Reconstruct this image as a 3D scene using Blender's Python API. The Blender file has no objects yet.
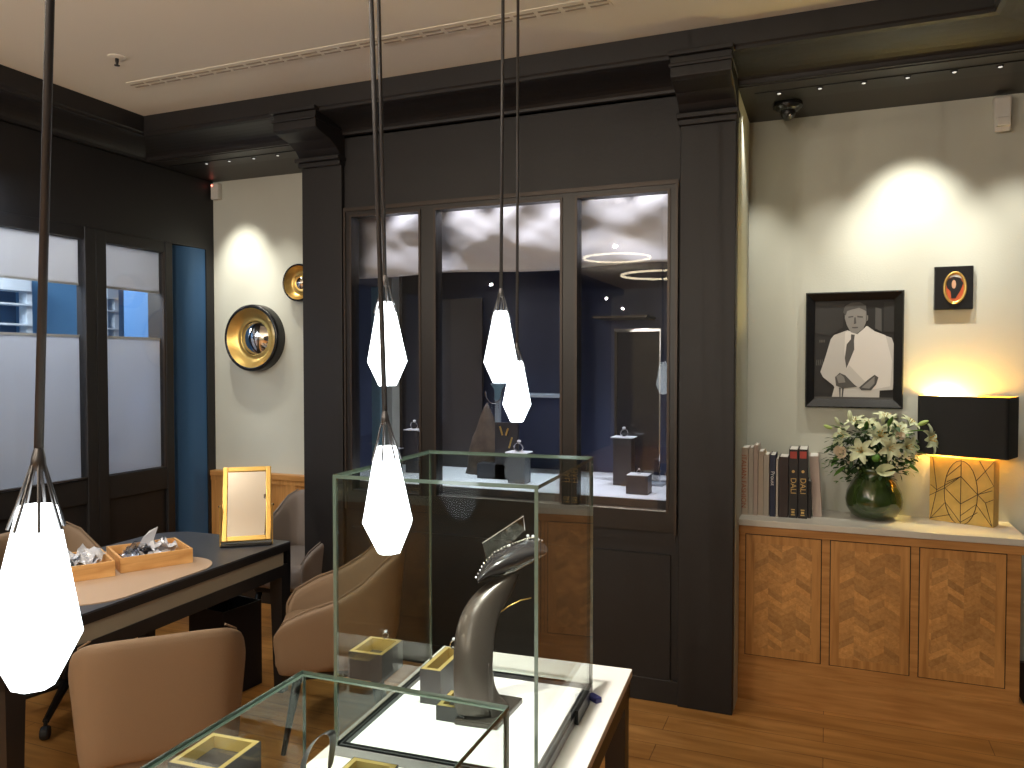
import bpy, bmesh, math, random
from mathutils import Vector, Matrix, noise
rnd = random.Random(7)
R = math.radians
sc = bpy.context.scene
COL = sc.collection
# ---------------------------------------------------------------- camera model
F = 779.4; YAW = R(22.02); PITCH = R(1.56); H = 1.6
CAM = Vector((0, 0, H))
_f0 = Vector((-math.sin(YAW), math.cos(YAW), 0)); _r = Vector((math.cos(YAW), math.sin(YAW), 0)); _u = Vector((0, 0, 1))
FW = _f0*math.cos(PITCH) - _u*math.sin(PITCH); UP = _u*math.cos(PITCH) + _f0*math.sin(PITCH)
def at(x, y, d):            # point at perpendicular distance d
    return CAM + (FW*F + _r*(x-512) - UP*(y-384))*(d/F)
def on(x, y, ax, v):        # point on an axis plane
    d = FW*F + _r*(x-512) - UP*(y-384); i = 'XYZ'.index(ax)
    return CAM + d*((v-CAM[i])/d[i])
# ---------------------------------------------------------------- materials
MATS = {}
def lin(c): return tuple(((v/255)/12.92 if v/255 <= .04045 else ((v/255+.055)/1.055)**2.4) for v in c)
def mat(name, rgb=None, rough=.5, metal=0, spec=.5, bump=0, bscale=40, var=0, vscale=6, emit=None, es=0, trans=0, coat=0, alb=None, sheen=0, stretch=None, sss=0):
    m = bpy.data.materials.new(name); m.use_nodes = True
    nt = m.node_tree; b = nt.nodes['Principled BSDF']
    c = alb if alb else lin(rgb)
    b.inputs['Base Color'].default_value = (*c, 1)
    b.inputs['Roughness'].default_value = rough; b.inputs['Metallic'].default_value = metal
    b.inputs['Specular IOR Level'].default_value = spec
    if trans: b.inputs['Transmission Weight'].default_value = trans
    if coat: b.inputs['Coat Weight'].default_value = coat
    if emit: b.inputs['Emission Color'].default_value = (*emit, 1); b.inputs['Emission Strength'].default_value = es
    if bump or var:
        tc = nt.nodes.new('ShaderNodeTexCoord'); mp = nt.nodes.new('ShaderNodeMapping')
        nt.links.new(tc.outputs['Object'], mp.inputs['Vector'])
        if stretch: mp.inputs['Scale'].default_value = stretch
    if var:
        n = nt.nodes.new('ShaderNodeTexNoise'); n.inputs['Scale'].default_value = vscale; n.inputs['Detail'].default_value = 5
        nt.links.new(mp.outputs[0], n.inputs['Vector'])
        r = nt.nodes.new('ShaderNodeValToRGB')
        r.color_ramp.elements[0].position = .3; r.color_ramp.elements[1].position = .7
        r.color_ramp.elements[0].color = (*[v*(1-var) for v in c], 1)
        r.color_ramp.elements[1].color = (*[min(1, v*(1+var)) for v in c], 1)
        nt.links.new(n.outputs['Fac'], r.inputs[0]); nt.links.new(r.outputs[0], b.inputs['Base Color'])
    if bump:
        n = nt.nodes.new('ShaderNodeTexNoise'); n.inputs['Scale'].default_value = bscale; n.inputs['Detail'].default_value = 4
        nt.links.new(mp.outputs[0], n.inputs['Vector'])
        bp = nt.nodes.new('ShaderNodeBump'); bp.inputs['Strength'].default_value = bump; bp.inputs['Distance'].default_value = .01
        nt.links.new(n.outputs['Fac'], bp.inputs['Height']); nt.links.new(bp.outputs[0], b.inputs['Normal'])
    MATS[name] = m; return m
def glass(name, tint=(.96, .98, .97), ior=1.5, rough=0.0, boost=1.0):
    m = bpy.data.materials.new(name); m.use_nodes = True; nt = m.node_tree; nt.nodes.clear()
    o = nt.nodes.new('ShaderNodeOutputMaterial'); mx = nt.nodes.new('ShaderNodeMixShader')
    t = nt.nodes.new('ShaderNodeBsdfTransparent'); g = nt.nodes.new('ShaderNodeBsdfGlossy'); ge = nt.nodes.new('ShaderNodeNewGeometry')
    t.inputs[0].default_value = (*tint, 1); g.inputs['Roughness'].default_value = rough
    dt = nt.nodes.new('ShaderNodeVectorMath'); dt.operation = 'DOT_PRODUCT'
    nt.links.new(ge.outputs['Normal'], dt.inputs[0]); nt.links.new(ge.outputs['Incoming'], dt.inputs[1])
    def mth(op, a, b_=None, cl=False):
        q = nt.nodes.new('ShaderNodeMath'); q.operation = op; q.use_clamp = cl
        for i, v in enumerate((a, b_)):
            if v is None: continue
            if isinstance(v, (int, float)): q.inputs[i].default_value = v
            else: nt.links.new(v, q.inputs[i])
        return q.outputs[0]
    f0 = ((ior-1)/(ior+1))**2
    pw5 = mth('POWER', mth('SUBTRACT', 1.0, mth('ABSOLUTE', dt.outputs['Value'])), 5.0)
    mu = mth('ADD', mth('MULTIPLY', pw5, (1-f0)*boost), f0*boost, True).node; nt.links.new(mu.outputs[0], mx.inputs[0])
    nt.links.new(t.outputs[0], mx.inputs[1]); nt.links.new(g.outputs[0], mx.inputs[2]); nt.links.new(mx.outputs[0], o.inputs[0])
    MATS[name] = m; return m
def wood(name, a, b_, scale=(1, 12, 12), planks=None, rough=.4, herring=None, coat=0):
    m = bpy.data.materials.new(name); m.use_nodes = True; nt = m.node_tree; N = nt.nodes; L = nt.links
    bs = N['Principled BSDF']; bs.inputs['Roughness'].default_value = rough
    if coat: bs.inputs['Coat Weight'].default_value = coat; bs.inputs['Coat Roughness'].default_value = .2
    tc = N.new('ShaderNodeTexCoord'); mp = N.new('ShaderNodeMapping'); mp.inputs['Scale'].default_value = scale
    L.new(tc.outputs['Object'], mp.inputs['Vector'])
    n = N.new('ShaderNodeTexNoise'); n.inputs['Scale'].default_value = 3; n.inputs['Detail'].default_value = 8; n.inputs['Distortion'].default_value = .6
    L.new(mp.outputs[0], n.inputs['Vector'])
    r = N.new('ShaderNodeValToRGB'); r.color_ramp.elements[0].position = .3; r.color_ramp.elements[1].position = .72
    r.color_ramp.elements[0].color = (*lin(a), 1); r.color_ramp.elements[1].color = (*lin(b_), 1)
    L.new(n.outputs['Fac'], r.inputs[0]); out = r.outputs[0]
    if planks:
        br = N.new('ShaderNodeTexBrick'); br.inputs['Scale'].default_value = 1
        br.inputs['Brick Width'].default_value = planks[0]; br.inputs['Row Height'].default_value = planks[1]
        br.inputs['Mortar Size'].default_value = .0018; br.inputs['Color1'].default_value = (.78, .78, .78, 1); br.inputs['Color2'].default_value = (1.0, 1.0, 1.0, 1)
        br.inputs['Mortar'].default_value = (.35, .3, .28, 1); br.inputs['Bias'].default_value = 0
        L.new(tc.outputs['Object'], br.inputs['Vector'])
        mx = N.new('ShaderNodeMix'); mx.data_type = 'RGBA'; mx.blend_type = 'MULTIPLY'; mx.inputs[0].default_value = 1
        L.new(out, mx.inputs[6]); L.new(br.outputs['Color'], mx.inputs[7]); out = mx.outputs[2]
    if herring:
        sx = N.new('ShaderNodeSeparateXYZ'); L.new(tc.outputs['Object'], sx.inputs[0])
        def M(op, a_, b2=None, c2=None):
            q = N.new('ShaderNodeMath'); q.operation = op
            for i, v in enumerate((a_, b2, c2)):
                if v is None: continue
                if isinstance(v, (int, float)): q.inputs[i].default_value = v
                else: L.new(v, q.inputs[i])
            return q.outputs[0]
        w, st = herring
        tri = M('PINGPONG', sx.outputs['X'], w)
        col = M('FLOOR', M('DIVIDE', sx.outputs['X'], w))
        v = M('DIVIDE', M('ADD', sx.outputs['Z'], M('MULTIPLY', tri, .62)), st)
        row = M('FLOOR', v); cb = N.new('ShaderNodeCombineXYZ'); L.new(col, cb.inputs[0]); L.new(row, cb.inputs[1])
        wn = N.new('ShaderNodeTexWhiteNoise'); L.new(cb.outputs[0], wn.inputs['Vector'])
        k = M('ADD', M('MULTIPLY', wn.outputs['Value'], .42), .70)
        edge = M('GREATER_THAN', M('FRACT', v), .06)
        k = M('MULTIPLY', k, M('ADD', M('MULTIPLY', edge, .12), .88))
        mx = N.new('ShaderNodeMix'); mx.data_type = 'RGBA'; mx.blend_type = 'MULTIPLY'; mx.inputs[0].default_value = 1
        cc = N.new('ShaderNodeCombineColor'); [L.new(k, cc.inputs[i]) for i in range(3)]
        L.new(out, mx.inputs[6]); L.new(cc.outputs[0], mx.inputs[7]); out = mx.outputs[2]
    L.new(out, bs.inputs['Base Color']); MATS[name] = m; return m

M = MATS
mat('ceiling_paint', alb=(.74, .71, .61), rough=.9, bump=.05, bscale=30)
mat('plaster', alb=(.565, .575, .505), rough=.85, bump=.07, bscale=120, var=.02, vscale=3)
mat('millwork', alb=(.0125, .0115, .0125), rough=.55, bump=.05, bscale=60)
mat('millwork_trim', alb=(.015, .0125, .0115), rough=.4)
mat('bronze', alb=(.05, .038, .031), rough=.42, metal=.4)
mat('blue_wall', alb=(.04, .14, .33), rough=.6)
mat('navy_wall', alb=(.034, .050, .115), rough=.6)
mat('outside_blue', alb=(.10, .27, .50), rough=.8)
mat('outside_pale', alb=(.5, .6, .7), rough=.8)
mat('outside_dark', alb=(.04, .10, .2), rough=.8)
wood('floor_oak', (165, 112, 52), (205, 150, 84), (.8, 7, 1), planks=(1.3, .14), rough=.32, coat=.15)
wood('oak', (170, 118, 60), (208, 154, 90), (14, 14, 1.2), rough=.45)
wood('oak_panel', (188, 134, 72), (212, 160, 98), (26, 26, 26), rough=.45, herring=(.062, .03))
wood('oak_wide', (170, 118, 60), (204, 150, 88), (1.2, 14, 14), rough=.45)
wood('pale_wood', (205, 150, 88), (238, 192, 128), (2, 14, 14), rough=.5)
mat('stone', alb=(.62, .60, .54), rough=.3, var=.05, vscale=8)
mat('table_top', alb=(.82, .80, .76), rough=.25)
mat('table_frame', alb=(.03, .024, .022), rough=.4, metal=.2)
mat('case_metal', alb=(.30, .30, .31), rough=.35, metal=.8)
mat('black_trim', alb=(.008, .008, .009), rough=.35)
mat('case_floor', alb=(.80, .78, .74), rough=.4, emit=(1, .97, .92), es=.35)
mat('glass_edge', alb=(.09, .125, .10), rough=.12, spec=.6, coat=.3)
glass('clear_glass', (.93, .955, .945), 1.5, boost=.9)
glass('window_glass', (.90, .91, .92), 1.5, boost=.8)
glass('coated_glass', (.93, .955, .945), 1.5, boost=.09)
glass('top_glass', (.93, .955, .945), 1.5, boost=.012)
glass('acrylic', (.75, .74, .72), 1.5, boost=1.4)
glass('plastic', (.80, .82, .86), 1.7, rough=.15, boost=1.6)
glass('smoke_glass', (.62, .60, .58), 1.55, boost=1.4)
mat('desk_top', alb=(.055, .062, .078), rough=.38, bump=.05, bscale=90)
mat('desk_black', alb=(.012, .012, .014), rough=.4)
mat('desk_inset', alb=(.33, .29, .22), rough=.6)
mat('tan_leather', alb=(.50, .36, .25), rough=.55, bump=.05, bscale=200)
mat('upholstery', alb=(.23, .155, .095), rough=.62, bump=.12, bscale=260)
mat('upholstery_grey', alb=(.24, .20, .175), rough=.62, bump=.12, bscale=260)
mat('black_metal', alb=(.015, .015, .016), rough=.4, metal=.3)
mat('chrome', alb=(.6, .6, .62), rough=.18, metal=1)
mat('steel', alb=(.12, .115, .115), rough=.4, metal=.8)
mat('cord', alb=(.05, .048, .05), rough=.45, metal=.4)
mat('gold', alb=(.78, .52, .16), rough=.32, metal=.85)
mat('gold_leaf', alb=(.62, .42, .12), rough=.45, metal=.5, var=.15, vscale=14)
mat('brass_lining', alb=(.72, .55, .20), rough=.4, metal=.5)
mat('mirror', alb=(.92, .90, .88), rough=.01, metal=1)
mat('black_lacquer', alb=(.012, .012, .013), rough=.22)
mat('shade_black', alb=(.008, .008, .009), rough=.8)
mat('lamp_glow', alb=(.8, .7, .4), emit=(1, .76, .25), es=14)
mat('shade_glass', alb=(.9, .92, .95), rough=.3, emit=(.86, .95, 1.0), es=2.8)
mat('shade_cap', alb=(.5, .6, .62), rough=.3, emit=(.62, .82, .88), es=.75)
mat('dot_light', alb=(.9, .9, .9), emit=(1, 1, 1), es=.25)
mat('ring_light', alb=(.9, .8, .6), emit=(1, .86, .6), es=8)
mat('white_plastic', alb=(.62, .60, .55), rough=.5)
mat('red_led', alb=(.8, .1, .1), emit=(1, .15, .1), es=5)
mat('drape', alb=(.58, .56, .58), rough=.75)
mat('display_white', alb=(.80, .82, .90), rough=.5)
mat('display_dark', alb=(.035, .035, .045), rough=.4)
mat('display_grey', alb=(.30, .36, .44), rough=.4)
mat('panel_dark', alb=(.045, .04, .042), rough=.45)
mat('panel_cyan', alb=(.13, .24, .30), rough=.5)
mat('rock', alb=(.08, .055, .04), rough=.7, bump=.6, bscale=20, var=.4, vscale=14)
mat('paper', alb=(.75, .73, .68), rough=.8)
mat('book_cream', alb=(.52, .44, .36), rough=.6)
mat('book_pink', alb=(.50, .40, .35), rough=.6)
mat('book_grey', alb=(.48, .43, .37), rough=.6)
mat('book_navy', alb=(.012, .018, .05), rough=.5)
mat('book_brown', alb=(.035, .022, .02), rough=.6)
mat('book_black', alb=(.012, .011, .012), rough=.45)
mat('book_red', alb=(.42, .05, .035), rough=.5)
mat('print_red', alb=(.40, .13, .07), rough=.6)
mat('print_gold', alb=(.62, .42, .14), rough=.5)
mat('print_white', alb=(.7, .7, .72), rough=.5)
mat('vase', alb=(.03, .055, .012), rough=.08, spec=.8, coat=.5)
mat('leaf', alb=(.10, .24, .035), rough=.5, var=.3, vscale=20)
mat('leaf_dark', alb=(.03, .075, .018), rough=.6, var=.3, vscale=20)
mat('petal', alb=(.60, .65, .42), rough=.55, var=.06, vscale=30)
mat('petal_cream', alb=(.76, .66, .50), rough=.55)
mat('bud_green', alb=(.42, .55, .16), rough=.5)
mat('pollen', alb=(.45, .28, .05), rough=.8)
for nm, v in (('photo_black', .006), ('photo_dark', .018), ('photo_mid', .07), ('photo_skin', .22), ('photo_light', .52), ('photo_white', .66)):
    mat(nm, alb=(v, v*.96, v*.9), rough=.5)
mat('mini_red', alb=(.55, .10, .03), rough=.5); mat('mini_black', alb=(.012, .012, .014), rough=.4); mat('mini_skin', alb=(.6, .35, .22), rough=.5)
mat('bust_skin', alb=(.085, .068, .058), rough=.3, metal=.35)
mat('bust_black', alb=(.05, .045, .048), rough=.2, coat=.5)
mat('silver', alb=(.75, .75, .78), rough=.15, metal=1)
mat('bag_film', alb=(.58, .60, .66), rough=.25, spec=.8)
mat('watch_black', alb=(.01, .01, .012), rough=.3)
mat('dark_bin', alb=(.008, .008, .014), rough=.6)
mat('rubber', alb=(.01, .01, .01), rough=.6)
mat('blue_tag', alb=(.03, .03, .16), rough=.5)
# translucent blind
def translucent(name, c, t=.5):
    m = bpy.data.materials.new(name); m.use_nodes = True; nt = m.node_tree; nt.nodes.clear()
    o = nt.nodes.new('ShaderNodeOutputMaterial'); mx = nt.nodes.new('ShaderNodeMixShader'); mx.inputs[0].default_value = t
    a = nt.nodes.new('ShaderNodeBsdfDiffuse'); b = nt.nodes.new('ShaderNodeBsdfTranslucent')
    a.inputs[0].default_value = (*c, 1); b.inputs[0].default_value = (*c, 1)
    nt.links.new(a.outputs[0], mx.inputs[1]); nt.links.new(b.outputs[0], mx.inputs[2]); nt.links.new(mx.outputs[0], o.inputs[0]); MATS[name] = m
translucent('blind', (.62, .62, .63), .5)
translucent('blind_sheer', (.64, .66, .70), .55)
# ---------------------------------------------------------------- mesh builder
class MB:
    def __init__(s): s.v = []; s.f = []; s.m = []; s.sm = []; s.mi = 0; s.smooth = False
    def add(s, vs, fs, mi=None):
        o = len(s.v); s.v += [Vector(p) for p in vs]
        for f in fs: s.f.append([i+o for i in f]); s.m.append(s.mi if mi is None else mi); s.sm.append(s.smooth)
        return s
    def box(s, x0, x1, y0, y1, z0, z1, mi=None):
        return s.add([(x0,y0,z0),(x1,y0,z0),(x1,y1,z0),(x0,y1,z0),(x0,y0,z1),(x1,y0,z1),(x1,y1,z1),(x0,y1,z1)],
            [(3,2,1,0),(4,5,6,7),(0,1,5,4),(1,2,6,5),(2,3,7,6),(3,0,4,7)], mi)
    def hexa(s, b4, t4, mi=None):   # 4 bottom pts ccw, 4 top pts
        return s.add(list(b4)+list(t4), [(3,2,1,0),(4,5,6,7),(0,1,5,4),(1,2,6,5),(2,3,7,6),(3,0,4,7)], mi)
    def prism(s, poly, z0, z1, mi=None):
        n = len(poly)
        return s.add([(p[0],p[1],z0) for p in poly]+[(p[0],p[1],z1) for p in poly],
            [tuple(range(n-1,-1,-1)), tuple(range(n,2*n))]+[(i,(i+1)%n,(i+1)%n+n,i+n) for i in range(n)], mi)
    def ext(s, poly3, vec, mi=None):   # extrude planar polygon of 3D pts along vec
        n = len(poly3); v = Vector(vec)
        return s.add([Vector(p) for p in poly3]+[Vector(p)+v for p in poly3],
            [tuple(range(n-1,-1,-1)), tuple(range(n,2*n))]+[(i,(i+1)%n,(i+1)%n+n,i+n) for i in range(n)], mi)
    def rings(s, rs, closed=True, cap=True, mi=None, loop=False):
        n = len(rs[0]); vs = [p for r in rs for p in r]; fs = []
        k = len(rs)
        for j in range(k if loop else k-1):
            for i in range(n if closed else n-1):
                a = j*n+i; b = j*n+(i+1) % n; jj = (j+1) % k
                fs.append((a, b, jj*n+(i+1) % n, jj*n+i))
        if cap and closed and not loop: fs += [tuple(range(n-1,-1,-1)), tuple(range((k-1)*n, k*n))]
        return s.add(vs, fs, mi)
    def tube(s, pts, r, n=8, mi=None, loop=False):
        pts = [Vector(p) for p in pts]; rs = []; k = len(pts); up = None
        rr = r if hasattr(r, '__len__') else [r]*k
        for i, p in enumerate(pts):
            if loop: t = pts[(i+1) % k]-pts[i-1]
            else: t = pts[min(i+1, k-1)]-pts[max(i-1, 0)]
            t.normalize()
            if up is None:
                up = Vector((0,0,1)) if abs(t.z) < .9 else Vector((1,0,0))
            a = t.cross(up); a.normalize(); b = a.cross(t); up = b
            rs.append([p+(a*math.cos(2*math.pi*q/n)+b*math.sin(2*math.pi*q/n))*rr[i] for q in range(n)])
        return s.rings(rs, mi=mi, loop=loop)
    def lathe(s, prof, c=(0,0,0), n=32, axis='Z', cap=True, mi=None, rot0=0):
        rs = []
        for r, h in prof:
            ring = []
            for q in range(n):
                a = 2*math.pi*q/n+rot0; x = r*math.cos(a); y = r*math.sin(a)
                p = (x, y, h) if axis == 'Z' else ((x, -h, y) if axis == 'Y' else (h, x, y))
                ring.append(Vector(p)+Vector(c))
            rs.append(ring)
        return s.rings(rs, cap=cap, mi=mi)
    def ball(s, c, r, n=10, mi=None, sc=(1,1,1)):
        k = n//2+1; prof = [(max(1e-4, r*math.sin(math.pi*j/k)), -r*math.cos(math.pi*j/k)) for j in range(k+1)]
        o = len(s.v); s.lathe(prof, (0,0,0), n, mi=mi)
        for i in range(o, len(s.v)): s.v[i] = Vector((s.v[i].x*sc[0], s.v[i].y*sc[1], s.v[i].z*sc[2]))+Vector(c)
        return s
    def xf(s, m):
        s.v = [m @ v for v in s.v]; return s
def obj(name, mb, mats, parent=None, bevel=0, sub=0, solid=0, smooth=None, kind=None, label=None):
    me = bpy.data.meshes.new(name); me.from_pydata([tuple(v) for v in mb.v], [], mb.f)
    if isinstance(mats, str): mats = [mats]
    for m in mats: me.materials.append(M[m])
    for i, p in enumerate(me.polygons):
        p.material_index = mb.m[i]; p.use_smooth = mb.sm[i] if smooth is None else smooth
    bm = bmesh.new(); bm.from_mesh(me); bmesh.ops.recalc_face_normals(bm, faces=bm.faces); bm.to_mesh(me); bm.free()
    me.update()
    o = bpy.data.objects.new(name, me); COL.objects.link(o)
    if parent: o.parent = parent
    if solid:
        md = o.modifiers.new('solid', 'SOLIDIFY'); md.thickness = solid; md.offset = 0
    if bevel:
        md = o.modifiers.new('bevel', 'BEVEL'); md.width = bevel; md.segments = 2; md.limit_method = 'ANGLE'; md.angle_limit = R(40)
    if sub:
        md = o.modifiers.new('sub', 'SUBSURF'); md.levels = sub; md.render_levels = sub
    if kind: o['kind'] = kind
    if label: o['label'] = label
    return o
def tag(o, label, cat, group=None):
    o['label'] = label; o['category'] = cat
    if group: o['group'] = group
    return o
def thing(name, label, cat, loc=(0,0,0), rz=0, group=None):
    o = bpy.data.objects.new(name, None); COL.objects.link(o); o.location = loc; o.rotation_euler = (0, 0, rz)
    o.empty_display_size = .05
    return tag(o, label, cat, group)
def setting(name, loc=(0,0,0)):
    o = bpy.data.objects.new(name, None); COL.objects.link(o); o.location = loc; o['kind'] = 'structure'; return o
def struct(name, mb, mats, parent=None, **k):
    return obj(name, mb, mats, parent, kind='structure' if not parent else None, **k)
def dup(root, loc, rz, label, group=None):
    r = root.copy(); COL.objects.link(r); r.location = loc; r.rotation_euler = (root.rotation_euler.x, root.rotation_euler.y, rz); r['label'] = label
    if group: r['group'] = group
    for ch in list(root.children):
        c = ch.copy(); COL.objects.link(c); c.parent = r
        for g in ch.children:
            d = g.copy(); COL.objects.link(d); d.parent = c
    return r
def text_on(name, s, size, m, parent, origin, xdir, ydir, depth=.0008, align='CENTER', sx=1.0):
    cu = bpy.data.curves.new('t', 'FONT'); cu.body = s; cu.size = size; cu.extrude = depth; cu.align_x = align; cu.align_y = 'CENTER'
    to = bpy.data.objects.new('t', cu); COL.objects.link(to)
    bpy.context.view_layer.update()
    me = bpy.data.meshes.new_from_object(to.evaluated_get(bpy.context.evaluated_depsgraph_get()))
    bpy.data.objects.remove(to); bpy.data.curves.remove(cu)
    X = Vector(xdir).normalized(); Y = Vector(ydir).normalized(); Z = X.cross(Y)
    mt = Matrix.Translation(Vector(origin)) @ Matrix((X, Y, Z)).transposed().to_4x4() @ Matrix.Diagonal((sx, 1, 1, 1))
    me.transform(mt); me.materials.clear(); me.materials.append(M[m]); me.name = name
    o = bpy.data.objects.new(name, me); COL.objects.link(o); o.parent = parent; return o
def rrect(x0, x1, y0, y1, r, n=6):
    p = []
    for cx, cy, a0 in ((x1-r, y1-r, 0), (x0+r, y1-r, 90), (x0+r, y0+r, 180), (x1-r, y0+r, 270)):
        for i in range(n+1):
            a = R(a0+90*i/n); p.append((cx+r*math.cos(a), cy+r*math.sin(a)))
    return p
# ================================================================ SETTING
XL, XR, YB, YW, YR = -3.9, 1.0, 4.2, 3.64, -7.5
ZC, ZS = 3.015, 2.83
struct('floor', MB().box(-5.6, 2.0, YR-.3, 5.2, -.1, 0), 'floor_oak')
b = MB().box(-3.65, .56, YR, 3.39, ZC, ZC+.1)
ceil = struct('ceiling', b, 'ceiling_paint')
# cornice sweep
prof = [(.25, ZC+.02), (.25, 2.925), (.243, 2.918), (.243, 2.905)]
for i in range(9):
    a = R(90*i/8); prof.append((.02+.205*(1-math.sin(a)), 2.838+.062*math.cos(a)**1.0 if i < 8 else 2.838))
prof += [(.0, 2.836), (.0, ZS-.004)]
def path(o, z): return [(XL+o, YR, z), (XL+o, YW-o, z), (.81-o, YW-o, z), (.81-o, YR, z)]
b = MB(); b.rings([[Vector(p) for p in path(o, z)] for o, z in prof], closed=False)
b.box(-4.1, XL+.02, YR, YB, ZS, ZC+.1); 
struct('trim_1', b, 'millwork')
# niche soffits with dark lighting slots
b = MB(); b.mi = 0
b.box(XL, -2.46, YW-.02, YB+.05, ZS, ZS+.1); b.box(-.63, 1.3, YW-.02, YB+.05, ZS, ZS+.1); b.box(.79, 1.3, YR, YW, ZS, ZS+.1)
b.box(-3.82, -2.78, 3.745, 3.86, ZS-.004, ZS+.02, 1); b.box(-.32, .95, 3.745, 3.88, ZS-.004, ZS+.02, 1)
struct('trim_2', b, ['bronze_soffit' if 'bronze_soffit' in M else 'millwork_trim', 'black_trim'])
# back plaster walls of the niches
struct('wall_back', MB().box(-.45, 1.3, YB, YB+.1, 0, ZS+.02), 'plaster')
struct('wall_back_left', MB().box(-3.95, -2.5, YB, YB+.1, 0, ZS+.02), 'plaster')
# central millwork wall, opening for the display window
b = MB(); wy0, wy1 = YW, YW+.06
b.box(-2.72, -2.44, wy0, wy1, 0, 2.9); b.box(-.65, -.386, wy0, wy1, 0, 2.9); b.box(-2.44, -.65, wy0, wy1, 2.43, 2.9); b.box(-2.44, -.65, wy0, wy1, 0, .81)
b.box(-2.72, -2.66, wy1, YB, 0, 2.9); b.box(-.446, -.386, wy1, YB, 0, 2.9)
b.box(-2.42, -.67, YW-.012, YW, .10, .70); b.box(-2.44, -.65, YW-.006, YW, .76, .81)
struct('wall_center', b, 'millwork')
struct('baseboard_center', MB().box(-2.46, -.632, YW-.016, YW, 0, .11), 'millwork', bevel=.003)
# side returns of the niches are plaster
struct('wall_niche_return', MB().box(-.386, -.382, YW+.04, YB, 0, ZS), 'plaster')
# pilasters with capitals
def pilaster(name, x0, x1):
    b = MB(); b.box(x0, x1, 3.61, YW+.02, 0, 2.9)
    b.box(x0-.012, x1+.012, 3.56, YW+.02, 2.70, 2.722); b.box(x0-.006, x1+.006, 3.585, YW+.02, 2.675, 2.70)
    # corbel: S-profile extruded in X
    pr = [(3.60, 2.722), (3.56, 2.76), (3.50, 2.79), (3.40, 2.81), (3.375, 2.82), (3.375, 2.905), (3.45, 2.905), (3.64, 2.905), (3.64, 2.722)]
    b.ext([(x0-.004, y, z) for y, z in pr], (x1-x0+.008, 0, 0))
    b.box(x0-.01, x1+.01, 3.362, YW, 2.86, 2.875); b.box(x0-.012, x1+.012, 3.355, YW, 2.905, 2.925)
    return struct(name, b, 'millwork', bevel=.004)
pilaster('trim_3', -2.722, -2.462); pilaster('trim_4', -.632, -.384)
# right, rear walls
struct('wall_right', MB().box(1.0, 1.1, YR, YB, 0, ZS), 'millwork')
b = MB().box(-4.0, 1.1, YR-.1, YR, 0, 3.1)
struct('wall_rear', b, 'plaster')
# left wall with window openings
b = MB(); X0, X1 = XL-.08, XL
b.box(X0, X1, YR, 4.2, 2.365, ZS+.02); b.box(X0, X1, YR, -.6, 0, 2.365); b.box(X0, X1, -.6, 3.815, 0, .93)
b.box(X0, X1, 4.13, 4.2, 0, 2.365); 
b.box(X0-.35, X1-.006, 3.75, 4.19, 2.37, 2.5)
struct('wall_left', b, 'millwork')
# blue curved wall beyond the window
b = MB(); b.smooth = True; pts = [(XL-.42, 3.83)]
for i in range(15):
    a = R(-92+92*i/14); pts.append((XL-.20+.19*math.cos(a), 4.02+.19*math.sin(a)))
pts += [(XL-.01, 4.14)]
b.rings([[Vector((x, y, 0)) for x, y in pts], [Vector((x, y, 2.4)) for x, y in pts]], closed=False)
struct('wall_blue', b, 'blue_wall')
# window frame left: stiles, header, rails
w = setting('window_1')
b = MB(); fx0, fx1 = XL-.05, XL+.025
for y0, y1 in ((3.18, 3.248), (3.252, 3.32), (1.62, 1.76), (-.6, -.5), (.5, .62)): b.box(fx0, fx1, y0, y1, .0, 2.365)
for y0, y1 in ((3.32, 3.755), (1.76, 3.18), (.62, 1.62), (-.5, .5)):
    b.box(fx0, fx1-.005, y0, y1, 2.295, 2.365); b.box(fx0, fx1-.005, y0, y1, .80, .94); b.box(fx0, fx1-.02, y0, y1, .08, .80); b.box(fx0, fx1, y0, y1, 0, .08)
b.box(XL-.13, fx1, 3.755, 3.812, .0, 2.365)  # right stile, deepened outwards by an added fin to block stray spot light
obj('window_frame', b, 'millwork', w, bevel=.004)
b = MB(); b.box(XL+.0, XL+.03, 1.76, 3.175, .945, .952, 0); b.box(XL, XL+.018, 3.745, 3.757, .94, 2.3); obj('frame_trim', b, 'bronze', w, label='bronze edge strip of the glazing')
for y0, y1 in ((3.32, 3.755), (1.76, 3.18), (.62, 1.62), (-.5, .5)):
    obj('pane', MB().box(XL-.005, XL+.003, y0, y1, .94, 2.295), 'window_glass', w)
def blind(y0, y1, place):
    t = thing('roller_blind', 'pale roller blind over the top of the %s' % place, 'blind', (XL-.035, (y0+y1)/2, 2.3), 0)
    obj('fabric', MB().box(-.002, .002, y0-(y0+y1)/2, y1-(y0+y1)/2, -.25, 0), 'blind', t)
    obj('hem_bar', MB().box(-.005, .005, y0-(y0+y1)/2, y1-(y0+y1)/2, -.262, -.25), 'white_plastic', t)
    t = thing('cafe_blind', 'sheer grey half-height blind low in the %s' % place, 'blind', (XL-.035, (y0+y1)/2, .94), 0)
    obj('fabric', MB().box(-.002, .002, y0-(y0+y1)/2, y1-(y0+y1)/2, 0, .805), 'blind_sheer', t)
    obj('top_rail', MB().box(-.006, .006, y0-(y0+y1)/2, y1-(y0+y1)/2, .805, .818), 'white_plastic', t)
blind(3.32, 3.755, 'narrow pane of the left window'); blind(1.76, 3.18, 'wide pane of the left window')
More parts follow.
